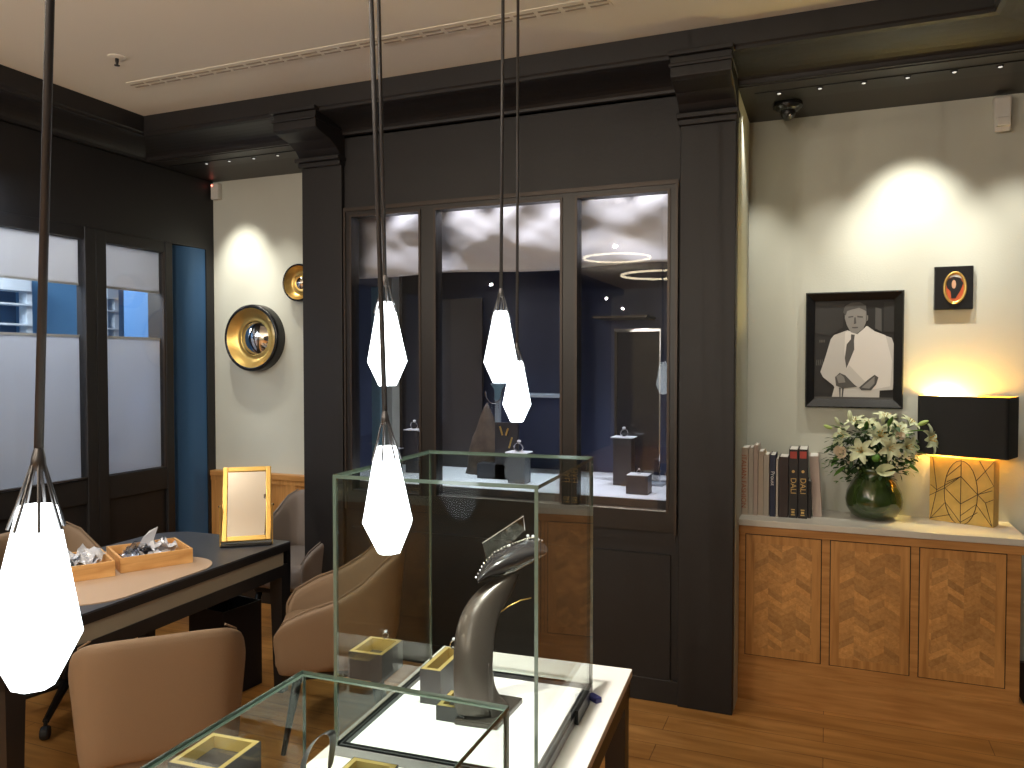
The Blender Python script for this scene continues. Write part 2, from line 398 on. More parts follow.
# beyond the left window
struct('wall_outside', MB().box(-5.5, -5.4, -1, 5.0, 0, 3.2), 'outside_blue')
for yc, wl, lab in ((3.1, 1.45, 'wide pale shelving unit outside, seen through the gap of the wide window pane'), (4.50, .10, 'narrow pale shelving unit outside, seen through the gap of the narrow pane')):
    t = thing('shop_shelving', lab, 'shelf', (-5.25, yc, 0)); h2 = wl/2
    for y in (-h2, h2): obj('post', MB().box(-.04, .04, y-.02, y+.02, 0, 2.2), 'outside_pale', t)
    obj('back_panel', MB().box(-.12, -.1, -h2, h2, 0, 2.15), 'outside_dark', t)
    for z in (1.72, 1.86, 2.0): obj('shelf', MB().box(-.08, .06, -h2, h2, z, z+.012), 'outside_pale', t)
    obj('top_panel', MB().box(-.1, .06, -h2, h2, 2.10, 2.3), 'outside_pale', t)
# wainscot in left niche
b = MB(); b.box(XL, -2.66, YB-.035, YB, .09, .80); b.box(XL, -2.66, YB-.05, YB, .80, .83); b.box(XL, -2.66, YB-.045, YB, .09, .2)
b.box(XL, XL+.1, YB-.045, YB, .09, .8); b.box(XL+.62, XL+.70, YB-.045, YB, .09, .8)
struct('trim_5', b, 'oak')
struct('trim_6', MB().box(XL, -2.66, YB-.06, YB, .83, .868), 'oak_wide', bevel=.004)
struct('baseboard_left', MB().box(XL, -2.66, YB-.05, YB, 0, .09), 'millwork_trim')
struct('baseboard_right', MB().box(.79, 1.0, YB-.03, YB, 0, .22), 'book_brown')
# ---- ceiling details
def slot():
    t = thing('air_slot_diffuser', 'long narrow slotted air grille running along the beige ceiling', 'air vent', (-2.06, 3.0, ZC))
    obj('frame', MB().box(-1.24, 1.26, -.045, .045, -.003, .0), 'ceiling_paint', t)
    b = MB(); x = -1.24
    while x < 1.25:
        for yy in (-.02, .012): b.box(x, min(x+.085, 1.25), yy, yy+.012, -.005, -.0028)
        x += .105
    obj('slots', b, 'desk_inset', t)
slot()
t = thing('sprinkler', 'small sprinkler head on the beige ceiling near the left corner', 'sprinkler', (-3.063, 2.696, ZC))
obj('escutcheon', MB().lathe([(.04, 0), (.04, -.004), (.012, -.008)], n=20), 'ceiling_paint', t)
obj('nozzle', MB().lathe([(.008, -.004), (.008, -.02), (.004, -.035), (.012, -.037), (.012, -.04)], n=12), 'black_metal', t)
# little lamps in niche soffit slots
first = None
for i, (x, y) in enumerate([(-3.548, 3.76), (-3.376, 3.765), (-3.196, 3.77), (-3.019, 3.77)] + [(-.215, 3.76), (-.043, 3.76), (.135, 3.76), (.307, 3.76), (.483, 3.76), (.65, 3.765)]):
    lft = i < 4
    lab = 'tiny recessed lamp in the dark slot above the %s' % ('round mirrors' if lft else 'framed portrait')
    if first is None:
        first = thing('recessed_lamp', lab, 'spotlight', (x, y+.008, ZS-.004), 0, 'recessed lamps above the round mirrors')
        obj('bezel', MB().lathe([(.014, 0), (.014, -.004), (.009, -.004)], n=14), 'black_metal', first)
        obj('lens', MB().lathe([(.008, -.002), (.008, -.006), (.002, -.008)], n=12), 'dot_light', first)
    else: dup(first, (x, y+.008, ZS-.004), 0, lab, 'recessed lamps above the round mirrors' if lft else 'recessed lamps above the framed portrait')
t = thing('dome_camera', 'black dome security camera under the soffit beside the right pillar', 'security camera', (*on(788, 102, 'Z', ZS)[:2], ZS))
t.location.y = 3.95; t.location.x = on(788, 108, 'Y', 3.95).x
obj('mount', MB().lathe([(.065, 0), (.068, -.02), (.05, -.035), (.04, -.04)], n=24), 'black_lacquer', t, smooth=True)
b = MB(); b.ball((0, 0, -.045), .036, 16); obj('dome', b, 'black_trim', t, smooth=True)
b = MB(); b.ball((.012, -.025, -.062), .009, 8); obj('lens', b, 'silver', t, smooth=True)
# motion sensors
p = on(215.5, 192, 'Y', YB-.02)
t = thing('motion_sensor', 'white wall sensor with a red light above the large round mirror', 'sensor', (p.x+.01, YB, p.z))
obj('body', MB().box(-.032, .032, -.045, 0, -.055, .055), 'white_plastic', t, bevel=.008)
b = MB(); b.ball((-.018, -.046, .038), .005, 8); obj('indicator_light', b, 'red_led', t)
p = on(1002, 114, 'Y', YB-.03)
t = thing('motion_sensor', 'cream wall sensor high in the corner right of the security camera', 'sensor', (p.x, YB, p.z))
b = MB(); b.hexa([(-.03,-.03,-.085),(.035,-.045,-.085),(.035,0,-.06),(-.03,0,-.06)], [(-.035,-.05,.075),(.035,-.06,.075),(.035,0,.08),(-.035,0,.08)]); obj('body', b, 'white_plastic', t, bevel=.008)
obj('lens_window', MB().box(-.025, .03, -.062, -.04, -.06, -.02), 'paper', t, bevel=.004)
# ================================================================ DISPLAY WINDOW
w = setting('window_2')
b = MB(); y0, y1 = YW-.025, YW+.045
gx = [(-2.402, -1.988), (-1.888, -1.209), (-1.122, -.688)]
b.box(-2.44, -2.402, y0, y1, .81, 2.43); b.box(-.688, -.65, y0, y1, .81, 2.43)
b.box(-2.402, -.688, y0, y1, 2.392, 2.43); b.box(-2.402, -.688, y0, y1, .81, .905)
for a, c in ((-1.988, -1.888), (-1.209, -1.122)): b.box(a, c, y0, y1, .905, 2.392)
obj('window_frame', b, 'millwork_trim', w)
b = MB()
for a, c in gx:
    b.box(a-.012, a, y0-.006, y0, .90, 2.40); b.box(c, c+.012, y0-.006, y0, .90, 2.40); b.box(a, c, y0-.006, y0, 2.39, 2.402)
b.box(-2.45, -.64, y0-.008, y0, 2.42, 2.44); b.box(-2.45, -2.438, y0-.008, y0, .8, 2.42); b.box(-.652, -.64, y0-.008, y0, .8, 2.42)
obj('glazing_bead', b, 'bronze', w)
b = MB()
for a, c in gx: b.box(a, c, y0+.02, y0+.024, .903, .909)
obj('sill_strip', b, 'chrome', w, label='bright metal strip along the foot of the glass')
for a, c in gx: obj('pane', MB().box(a-.01, c+.01, YW-.004, YW+.004, .90, 2.395), 'window_glass', w)
# inner box
b = MB(); b.box(-2.60, -.48, 4.52, 4.56, .8, 2.9); b.box(-2.64, -2.60, YW+.06, 4.56, .8, 2.9); b.box(-.48, -.44, YW+.06, 4.56, .8, 2.9); b.box(-2.6, -.48, YW+.06, 4.56, 2.66, 2.7)
struct('wall_display', b, 'navy_wall')
b = MB(); b.box(-2.6, -.48, 3.70, 4.52, .90, .945)
tag(obj('display_plinth', b, 'display_white'), 'white display floor inside the centre window, under the jewellery stands', 'display stand')
tag(obj('plinth_front', MB().box(-2.6, -.48, 3.69, 3.70, .80, .943), 'panel_dark'), 'dark strip along the front of the window display floor', 'panel')
# drapes
for i, (a, c, nm) in enumerate([(-2.56, -2.03, 'left'), (-2.02, -1.19, 'middle'), (-1.18, -.5, 'right')]):
    nx, nz = 46, 30; vs = []
    for j in range(nz+1):
        for k in range(nx+1):
            x = a+(c-a)*k/nx; z = 2.082+.5*j/nz
            n = noise.noise(Vector((x*2.2+i*7, z*6.5-x*3, i*3.1)))*.028+noise.noise(Vector((x*5+3, z*15+x*6, i*5)))*.007
            n += .03*math.sin((z-2.08)*22+x*4+i)*math.exp(-(z-2.08)*6)
            vs.append((x, 3.80+n, z+.006*math.sin(x*6)))
    fs = [(j*(nx+1)+k, j*(nx+1)+k+1, (j+1)*(nx+1)+k+1, (j+1)*(nx+1)+k) for j in range(nz) for k in range(nx)]
    b = MB(); b.add(vs, fs); o = obj('fabric_valance', b, 'drape', smooth=True, solid=.002)
    tag(o, 'crumpled white fabric hung at the top of the %s pane of the display window' % nm, 'fabric')
# interior upright panels
def upright(x, y, wd, z0, z1, m, label, dp=.02):
    return tag(obj('backdrop_panel', MB().box(x-wd/2, x+wd/2, y, y+dp, z0, z1), m), label, 'panel')
p = on(376, 380, 'Y', 4.0); upright(p.x, 4.0, .06, .945, 2.05, 'panel_cyan', 'pale blue upright strip at the far left inside the display window')
p = on(418, 380, 'Y', 4.38); upright(p.x-.02, 4.38, .33, .945, 2.3, 'panel_dark', 'dark brown upright panel behind the two left ring stands')
p = on(460, 380, 'Y', 4.40); upright(p.x, 4.40, .30, .945, 2.0, 'panel_dark', 'dark brown upright panel behind the left edge of the middle pane')
p = on(570, 400, 'Y', 4.30); upright(p.x, 4.30, .12, .945, 2.4, 'navy_wall', 'navy upright panel behind the mullion between middle and right panes')
# ring stands inside window
def ringstand(x, y, z, h, label, plate=.085, block=True, ring=1.0):
    t = thing('ring_stand', label, 'display stand', (x, y, .945))
    zz = z-.945
    if block: obj('block', MB().box(-plate*.5, plate*.5, -.04, .05, 0, zz-.006), 'display_dark', t, bevel=.002)
    else: obj('stem', MB().box(-.006, .006, -.006, .006, 0, zz-.006), 'bronze', t)
    obj('plate', MB().box(-plate*.62, plate*.62, -.05, .05, zz-.006, zz), 'display_white', t, bevel=.002)
    return t
def ring(x, y, z, s, label, rz=0, wide=.4):
    t = thing('ring', label, 'ring', (x, y, z), rz)
    b = MB(); b.smooth = True
    n = 20; rs = []
    for q in range(n):
        a = 2*math.pi*q/n; wv = s*wide*(1+.5*max(0, math.sin(a)))
        for_r = []
        for rr, yy in ((s, -wv), (s*1.18, -wv), (s*1.18, wv), (s, wv)): for_r.append(Vector((rr*math.cos(a), yy, rr*math.sin(a)+s*1.18)))
        rs.append(for_r)
    b.rings(rs, loop=True); obj('band', b, 'silver', t)
    g = MB(); g.lathe([(s*.1, s*2.2), (s*.55, s*2.45), (s*.45, s*2.8), (s*.2, s*2.9)], n=8); obj('stone', g, 'display_white', t)
    return t
p = on(415, 429, 'Y', 4.1); ringstand(p.x, 4.1, p.z, 0, 'upper ring stand in the left pane of the display window'); ring(p.x-.004, 4.1, p.z, .019, 'silver ring on the upper stand in the left window pane', .3, .7)
p = on(392, 448, 'Y', 4.05); ringstand(p.x, 4.05, p.z, 0, 'lower ring stand in the left pane, above the hanging lamp'); ring(p.x-.01, 4.05, p.z, .014, 'small silver ring on the lower stand in the left window pane', .6)
p = on(519, 451.5, 'Y', 3.95); ringstand(p.x, 3.95, p.z, 0, 'dark ring stand in the middle pane of the display window', .10); ring(p.x, 3.95, p.z, .022, 'broad silver bangle on the dark stand in the middle window pane', .2, 1.1)
p = on(624, 436.5, 'Y', 4.1); ringstand(p.x, 4.1, p.z, 0, 'tall dark ring stand in the right pane of the display window', .10); ring(p.x, 4.1, p.z, .018, 'silver ring on the tall dark stand in the right window pane', .4, .7)
p = on(639, 474, 'Y', 3.86)
t = thing('display_cube', 'low dark cube with a white top in the right window pane', 'display stand', (p.x, 3.86, .945))
obj('block', MB().box(-.055, .055, -.05, .05, 0, p.z-.945-.003), 'display_dark', t, bevel=.002); obj('top_plate', MB().box(-.053, .053, -.048, .048, p.z-.945-.003, p.z-.945), 'display_white', t)
ring(p.x, 3.86, p.z, .010, 'tiny silver ring on the low dark cube in the right window pane', .3)
p = on(505, 470, 'Y', 4.05)
tag(obj('display_block', MB().box(p.x-.16, p.x+.02, 4.02, 4.10, .945, 1.03), 'display_dark', bevel=.002), 'wide dark block on the white floor behind the middle ring stand', 'display stand')
# bronze support rods
def rod(px, y, z0, z1, label):
    p = on(px, 400, 'Y', y); b = MB().box(p.x-.006, p.x+.006, y-.006, y+.006, z0, z1); return tag(obj('support_rod', b, 'bronze'), label, 'rod')
rod(401, 4.0, 1.1, 2.3, 'bronze rod standing between the two left ring stands')
rod(518, 4.2, 1.1, 1.5, 'short bronze rod behind the bangle in the middle pane')
# tall frame in right pane
a = on(616, 332, 'Y', 4.2); c = on(660.5, 331, 'Y', 4.2)
t = thing('display_stand', 'tall thin metal frame around the ring stand in the right window pane', 'display frame', (a.x, 4.2, .945))
wd = c.x-a.x; hh = a.z-.945
obj('upright', MB().box(-.006, .006, -.01, .01, 0, hh), 'bronze', t); obj('upright', MB().box(wd-.003, wd+.003, -.01, .01, 0, hh), 'silver', t)
obj('top_bar', MB().box(-.006, wd+.003, -.01, .01, hh-.0, hh+.016), 'silver', t); obj('tinted_panel', MB().box(.006, wd-.003, -.002, .002, 0, hh), 'smoke_glass', t)
p = on(655, 478, 'Y', 4.15); tag(obj('display_tray', MB().box(p.x-.05, p.x+.05, 4.1, 4.2, .945, .957), 'display_grey'), 'small pale tray at the foot of the tall metal frame', 'tray')
a = on(594, 317.5, 'Y', 4.3); c = on(648, 315.5, 'Y', 4.3)
tag(obj('wall_shelf', MB().box(a.x, c.x, 4.27, 4.52, a.z-.006, a.z+.006), 'bronze'), 'thin bronze shelf above the tall frame in the right pane', 'shelf')
a = on(530, 396, 'Y', 4.3); c = on(562, 396, 'Y', 4.3)
tag(obj('wall_shelf', MB().box(a.x-.15, c.x, 4.27, 4.52, a.z-.006, a.z+.010), 'display_grey'), 'pale grey shelf behind the lamps in the middle pane', 'shelf')
# necklace bust in middle pane
p = on(498, 420, 'Y', 4.1)
t = thing('bust_stand', 'small pale blue necklace bust in the middle pane behind the hanging lamps', 'display stand', (p.x, 4.1, .945))
zz = on(498, 384, 'Y', 4.1).z-.945
obj('cup', MB().lathe([(.02, zz-.09), (.022, zz-.03), (.04, zz-.006), (.042, zz)], n=24), 'panel_cyan', t, smooth=True)
obj('rim', MB().lathe([(.043, zz-.002), (.044, zz+.002), (.002, zz+.002)], n=24), 'display_grey', t)
obj('stem', MB().lathe([(.018, 0), (.018, zz-.085)], n=20), 'display_grey', t)
b = MB()
for i in range(22):
    a = R(180+180*i/21); b.ball((.062*math.cos(a)*.8, -.035+.0*i, zz-.045+.062*math.sin(a)), .0045, 6)
for i in (6, 9, 12, 15):
    a = R(180+180*i/21)
    for k in range(1, 5-abs(i-10)//3): b.ball((.062*math.cos(a)*.8, -.036, zz-.045+.062*math.sin(a)-.013*k), .003, 6)
nk = thing('necklace', 'silver beaded necklace hanging on the small blue bust', 'necklace', (p.x, 4.07, .945)); obj('bead_chain', b, 'silver', nk)
# rock
p = on(487, 425, 'Y', 4.2)
b = MB(); b.smooth = True; n = 14
rs = []
for j in range(9):
    h = j/8; rr = .13*(1-h**1.6)+.004
    rs.append([Vector((rr*math.cos(2*math.pi*q/n)*(1+.25*noise.noise(Vector((q*.9, h*4, 1)))), rr*.6*math.sin(2*math.pi*q/n), .42*h)) for q in range(n)])
b.rings(rs); o = tag(obj('mineral_rock', b, 'rock'), 'brown pointed rock in the middle pane left of the gold earrings', 'rock'); o.location = (p.x, 4.2, .945)
# gold V
p = on(505, 437, 'Y', 4.0)
t = thing('earring_stand', 'dark slab carrying slim gold bars in the middle window pane', 'display stand', (p.x, 4.0, .945))
obj('slab', MB().box(-.07, .07, .02, .04, 0, .32), 'display_dark', t)
for x0, z0, x1, z1 in ((-.035, .30, -.02, .25), (0, .25, .015, .29), (.02, .18, .038, .24)):
    obj('gold_bar', MB().tube([(x0, .01, z0), (x1, .01, z1)], .005, 6), 'gold', t)
# ================================================================ CABINET + COUNTER
CX0, CX1, CY = -.384, .770, 3.84
cab = thing('oak_cabinet', 'oak cabinet with three herringbone doors under the framed portrait', 'cabinet', (0, CY, 0))
b = MB(); b.box(CX0, CX1, 0, YB-CY, .15, .79); b.box(CX0, CX1+.012, -.012, YB-CY, .79, .83)
obj('carcass', b, 'oak_wide', cab, bevel=.002)
b = MB(); b.box(CX0, CX1+.018, -.02, YB-CY, 0, .15); b.hexa([(CX0,-.02,.15),(CX1+.018,-.02,.15),(CX1+.018,.3,.15),(CX0,.3,.15)], [(CX0,-.001,.156),(CX1,-.001,.156),(CX1,.3,.156),(CX0,.3,.156)])
obj('plinth', b, 'oak_wide', cab)
doors = [(on(745.8, 600, 'Y', CY).x, on(820.5, 600, 'Y', CY).x), (on(830.3, 600, 'Y', CY).x, on(909.4, 600, 'Y', CY).x), (on(919.5, 600, 'Y', CY).x, on(1005.5, 600, 'Y', CY).x)]
for a, c in doors:
    z0, z1 = .212, .785
    obj('door_gap_shade', MB().box(a-.004, c+.004, -.001, .001, z0-.004, z1+.004), 'black_trim', cab, label='black strip standing for the shadow in the gap around a door')  # black strip on the carcass, shade of the gap put in as colour
    d = obj('door', MB().box(a, c, -.006, .0, z0, z1), 'oak', cab, bevel=.001)
    b = MB(); m = .038; b.box(a+m, c-m, -.0075, -.005, z0+m, z1-m); obj('herringbone_panel', b, 'oak_panel', d)
b = MB(); b.box(CX0, CX1+.02, -.028, YB-CY, .83, .86)
o = tag(obj('stone_counter', b, 'stone', bevel=.003), 'thin pale stone counter on top of the oak cabinet', 'counter'); o.location = (0, CY, 0)
# ---------------- books
def xs(px, y=3.93): return on(px, 500, 'Y', y).x
BT = [(739, 748, 447.6, 'book_cream', 'first cream book at the left end of the row, with red vertical lettering'),
 (748.2, 753, 447.6, 'book_grey', 'plain grey-cream book right beside the red-lettered one'),
 (753.2, 757.6, 445.3, 'book_pink', 'tallest slim pinkish book, third from the left end of the row'),
 (757.8, 763, 451.5, 'book_cream', 'cream book between the tallest pinkish one and the last pale one before the navy book'),
 (763.2, 768.8, 454.7, 'book_grey', 'pale book touching the left side of the navy book'),
 (769.5, 775.2, 455, 'book_navy', 'navy blue book with white lettering on its spine'),
 (775.8, 778, 459, 'book_grey', 'thin white book squeezed between the navy and dark brown books'),
 (778.5, 788, 457, 'book_brown', 'plain dark brown book left of the two black gold-lettered volumes'),
 (788.5, 797.6, 449.5, 'book_black', 'left of the two black volumes lettered in gold with a red top band'),
 (798.1, 807.3, 449.5, 'book_black', 'right of the two black volumes lettered in gold with a red top band')]
for i, (a, c, ty, m, lab) in enumerate(BT):
    x0, x1 = xs(a), xs(c); y0 = 3.93+(.01 if i in (3, 4) else 0); zt = on((a+c)/2, ty, 'Y', y0).z-.86; dp = .17 if i < 8 else .2
    t = thing('book', lab, 'book', ((x0+x1)/2, y0, .86), 0, 'books on the stone counter'); hw = (x1-x0)/2-.0005
    b = MB(); b.box(-hw, -hw+.0025, .002, dp, 0, zt); b.box(hw-.0025, hw, .002, dp, 0, zt); b.box(-hw, hw, 0, .003, 0, zt); obj('cover', b, m, t)
    obj('pages', MB().box(-hw+.0025, hw-.0025, .003, dp-.004, .003, zt-.004), 'paper', t)
    if i == 0: text_on('title', 'ITALIAN FASHION', .032, 'print_red', t, (0, -.0006, zt*.5), (0, 0, -1), (1, 0, 0))
    if i == 5: text_on('title', 'Proust', .026, 'print_white', t, (0, -.0006, zt*.62), (0, 0, -1), (1, 0, 0))
    if i >= 8:
        text_on('title', 'DALI', .036, 'print_gold', t, (0, -.0006, zt*.47), (0, 0, -1), (1, 0, 0))
        obj('red_band', MB().box(-hw*.75, hw*.75, -.0012, 0, zt*.87, zt*.97), 'book_red', t)
        obj('emblem', MB().lathe([(.007, .0005), (.007, .0015)], (0, 0, zt*.68), 12, axis='Y'), 'print_gold', t)
        b = MB(); b.box(-.009, .009, -.0012, 0, zt*.04, zt*.055); b.box(-.007, .007, -.0012, 0, zt*.07, zt*.10); b.box(-.009, .009, -.0012, 0, zt*.115, zt*.13); obj('publisher_mark', b, 'print_gold', t)
x0, x1 = xs(807.6), xs(811)
t = thing('book', 'short black book half hidden right of the two gold-lettered volumes', 'book', ((x0+x1)/2, 3.95, .86), 0, 'books on the stone counter'); zt = on(808, 481, 'Y', 3.95).z-.86
hw = (x1-x0)/2
b = MB(); b.box(-hw, -hw+.002, .002, .13, 0, zt); b.box(hw-.002, hw, .002, .13, 0, zt); b.box(-hw, hw, 0, .003, 0, zt); obj('cover', b, 'book_black', t); obj('pages', MB().box(-hw+.002, hw-.002, .003, .126, .003, zt-.004), 'paper', t)
a = on(812.7, 517, 'Z', .86); 
t = thing('book', 'large pinkish-white book leaning at the right end of the row', 'book', (a.x, a.y+.01, .86), 0, 'books on the stone counter'); t.rotation_euler = (0, R(-3.6), 0)
wv = .041; zt = .29
b = MB(); b.box(0, .003, 0, .2, 0, zt); b.box(wv-.003, wv, 0, .2, 0, zt); b.box(0, wv, -.001, .003, 0, zt); obj('cover', b, 'book_pink', t); obj('pages', MB().box(.003, wv-.003, .003, .196, .003, zt-.004), 'paper', t)
# ---------------- vase + bouquet
VC = on(873.5, 518, 'Z', .86); VC.z = .86
dV = (VC-CAM).dot(FW); k = dV/F
prof = [(.3, 0), (.55, .003), (.80, .14), (.97, .45), (1.0, .72), (.95, 1.02), (.78, 1.38), (.62, 1.60), (.60, 1.75), (.70, 1.92), (.66, 1.93), (.55, 1.75), (.02, 1.7)]
rv = 26.5*k
b = MB(); b.lathe([(r*rv, z*rv) for r, z in prof], n=40)
o = tag(obj('glass_vase', b, 'vase', smooth=True), 'round dark green glass vase holding the lilies on the stone counter', 'vase'); o.location = VC
bq = thing('flower_bouquet', 'bouquet of white lilies and roses with green leaves in the round vase', 'flowers', (VC.x, VC.y, .86+1.9*rv))
BZ = bq.location.z
def loc_px(px, py, dy=0): 
    p = on(px, py, 'Y', VC.y+dy); return Vector((p.x-VC.x, dy, p.z-BZ))
def orient(d, roll=0):
    return Vector(d).normalized().to_track_quat('Z', 'Y').to_matrix().to_4x4() @ Matrix.Rotation(roll, 4, 'Z')
def lily(c, d, s, mt='petal', open_=1.0, np_=6):
    b = MB(); b.smooth = True
    for q in range(np_):
        a0 = 2*math.pi*q/np_; rs = []
        for j in range(7):
            h = j/6; r = s*(.06+open_*(.95*h**1.4)); z = s*(.75*h**.7-.42*open_*h**3)
            wv = s*(.05+.24*math.sin(math.pi*min(1, h*.93+.04))**.9)*(1 if q % 2 else .82)
            row = []
            for i in (-1, -.5, 0, .5, 1):
                a = a0; px = r*math.cos(a)-wv*i*math.sin(a); py = r*math.sin(a)+wv*i*math.cos(a)
                row.append(Vector((px, py, z+s*.07*abs(i)-(.03*s if i == 0 else 0))))
            rs.append(row)
        b.rings(rs, closed=False)
    b.xf(Matrix.Translation(c) @ orient(d, rnd.random()*6))
    f = obj('lily', b, mt, bq)
    st = MB()
    for q in range(5):
        a = q*1.26; e = Vector((.22*s*math.cos(a), .22*s*math.sin(a), .62*s))
        st.tube([(0, 0, 0), tuple(e)], .018*s, 5); st.ball(tuple(e), .045*s, 6)
    st.xf(Matrix.Translation(c) @ orient(d)); obj('stamens', st, 'pollen', f)
for px, py, dy, d, s in [(880, 437, -.05, (.1, -1, .5), .070), (862, 452, -.08, (-.3, -1, .35), .062), (897, 433, -.02, (.4, -.7, .7), .062), (925, 440, -.03, (1, -.5, .25), .068),
    (868, 428, .01, (-.2, -.5, 1), .058), (845, 438, -.02, (-.8, -.6, .5), .058), (889, 448, -.09, (.3, -1, .0), .055), (905, 447, -.05, (.7, -.9, .1), .058), (856, 424, .04, (-.4, -.3, 1), .05), (884, 420, .03, (.2, -.3, 1), .052), (908, 425, .03, (.6, -.3, .9), .05)]:
    lily(loc_px(px, py, dy), d, s*1.05)
def rose(c, s, d):
    b = MB(); b.smooth = True
    for q in range(11):
        a0 = q*2.4; r0 = s*(.15+.075*q); rs = []
        for j in range(4):
            h = j/3; rr = r0*(.6+.6*h); row = []
            for i in range(5):
                a = a0+(i-2)*.42; row.append(Vector((rr*math.cos(a), rr*math.sin(a), s*(h*(1-.05*q)-.05*abs(i-2)*h))))
            rs.append(row)
        b.rings(rs, closed=False)
    b.ball((0, 0, s*.1), s*.3, 8)
    b.xf(Matrix.Translation(c) @ orient(d)); obj('rose', b, 'petal_cream', bq)
rose(loc_px(841, 452, -.08), .032, (-.3, -1, .3)); rose(loc_px(851, 462, -.08), .016, (-.2, -1, 0)); rose(loc_px(900, 436, -.09), .022, (.2, -1, .6))
# calla
b = MB(); b.smooth = True; rs = []
for j in range(6):
    h = j/5; rs.append([Vector((.004+.030*h*math.cos(a)*(1.25), .03*h*math.sin(a), .05*h+.018*h*math.cos(a))) for a in [R(15+330*i/12) for i in range(13)]])
b.rings(rs, closed=False); b.xf(Matrix.Translation(loc_px(881, 472, -.10)) @ orient((.3, -1, .35))); obj('calla', b, 'petal', bq)
b = MB(); b.ball(loc_px(876, 458, -.09), .020, 12); obj('green_flower', b, 'leaf', bq, smooth=True)
def bud(px, py, dy, s, m, d):
    b = MB(); b.ball((0, 0, 0), s, 10, sc=(.42, .42, 1)); b.xf(Matrix.Translation(loc_px(px, py, dy)) @ orient(d)); obj('bud', b, m, bq, smooth=True)
bud(923, 423, -.02, .026, 'bud_green', (1, -.1, .5)); bud(850, 416, 0, .028, 'petal', (-.1, 0, 1)); bud(828, 427, 0, .022, 'bud_green', (-1, 0, .4)); bud(837, 421, 0, .022, 'petal', (-.5, 0, 1)); bud(883, 420, -.04, .022, 'petal', (0, -.3, 1)); bud(893, 418, 0, .026, 'petal', (.5, 0, .6)); bud(858, 468, -.08, .014, 'petal', (0, -1, 0))
def leaf(c, d, L, wv, m='leaf', curl=.2):
    b = MB(); b.smooth = True; rs = []
    for j in range(7):
        h = j/6; ww = wv*math.sin(math.pi*(h*.94+.03)); rs.append([Vector((-ww, 0, L*h)), Vector((0, -ww*.25-curl*L*h*h*.0, L*h)), Vector((ww, 0, L*h))])
        for q in rs[-1]: q.y -= curl*L*h*h
    b.rings(rs, closed=False); b.xf(Matrix.Translation(c) @ orient(d, rnd.uniform(-.4, .4))); return b
obj('leaf', leaf(loc_px(842, 452, -.04), (-.75, -.3, -.8), .085, .018), 'leaf', bq, solid=.001)
for px, py, d in [(845, 430, (-1, -.3, .6)), (895, 440, (1, -.3, .75)), (907, 432, (1, -.2, .35)), (915, 450, (.9, -.5, -.2)), (900, 458, (.8, -.8, -.3)), (838, 445, (-1, -.3, -.1)), (866, 432, (0, -.6, 1)), (888, 428, (.2, -.5, 1)), (905, 462, (.8, -.6, -.4)), (846, 466, (-.8, -.5, -.5))]:
    obj('leaf', leaf(loc_px(px, py, -.05), d, .075, .011, 'leaf'), 'leaf', bq, solid=.001)
# foliage fill
b = MB(); b.smooth = True
for i in range(900):
    px = rnd.gauss(871, 21); py = rnd.gauss(454, 15)
    e = ((px-871)/46)**2+((py-450)/33)**2
    if e > 1 or py > 484: continue
    c = loc_px(px, py, rnd.uniform(-.09, .08)); d = Vector((c.x*6+rnd.uniform(-.6, .6), rnd.uniform(-1, .3), rnd.uniform(-.7, .8)))
    lb = leaf(c, d, rnd.uniform(.024, .044), rnd.uniform(.007, .012)); b.add(lb.v, lb.f)
b.tube([(0, 0, -.1), (0, 0, .05)], .05, 14)
for a in range(14):
    b.tube([(.02*math.cos(a), .02*math.sin(a), -.04), (.07*math.cos(a), .05*math.sin(a), .06), (.12*math.cos(a), .08*math.sin(a), .13)], .0022, 5)
o = obj('foliage', b, 'leaf_dark', bq, kind='stuff')
b = MB()
for i in range(40):
    px = rnd.uniform(838, 912); py = rnd.uniform(448, 476); c = loc_px(px, py, -.10+rnd.uniform(-.02, .03)); b.ball(c, rnd.uniform(.0035, .006), 6)
obj('wax_flower', b, 'petal', bq, smooth=True, kind='stuff')
b = MB(); b.smooth = True
for i in range(46):
    px = rnd.uniform(824, 850); py = rnd.uniform(440, 484)
    if (px-850)**2/700+(py-462)**2/500 > 1: continue
    lb = leaf(loc_px(px, py, rnd.uniform(-.08, 0)), (-1+rnd.uniform(-.4, .6), -.3, rnd.uniform(-1, .6)), .022, .005); b.add(lb.v, lb.f)
for i in range(26):
    lb = leaf(loc_px(rnd.uniform(900, 914), rnd.uniform(458, 474), rnd.uniform(-.08, 0)), (1, -.3, rnd.uniform(-1, .6)), .022, .008); b.add(lb.v, lb.f)
obj('sprig', b, 'leaf', bq, kind='stuff')
# ---------------- table lamp
p0 = on(928, 520, 'Z', .86); p1 = on(994, 527.5, 'Z', .86)
LY = (p0.y+p1.y)/2; x0, x1 = p0.x, p1.x
lang = math.atan2(p1.y-p0.y, p1.x-p0.x)-R(7)
lp = thing('table_lamp', 'gold square-based table lamp with a black rectangular shade on the counter', 'lamp', ((x0+x1)/2, LY, .86), lang)
hw = math.hypot(p1.x-p0.x, p1.y-p0.y)/2; hb = on(960, 458, 'Y', LY).z-.86
obj('base', MB().box(-hw, hw, 0, .085, 0, hb), 'gold_leaf', lp, bevel=.002)
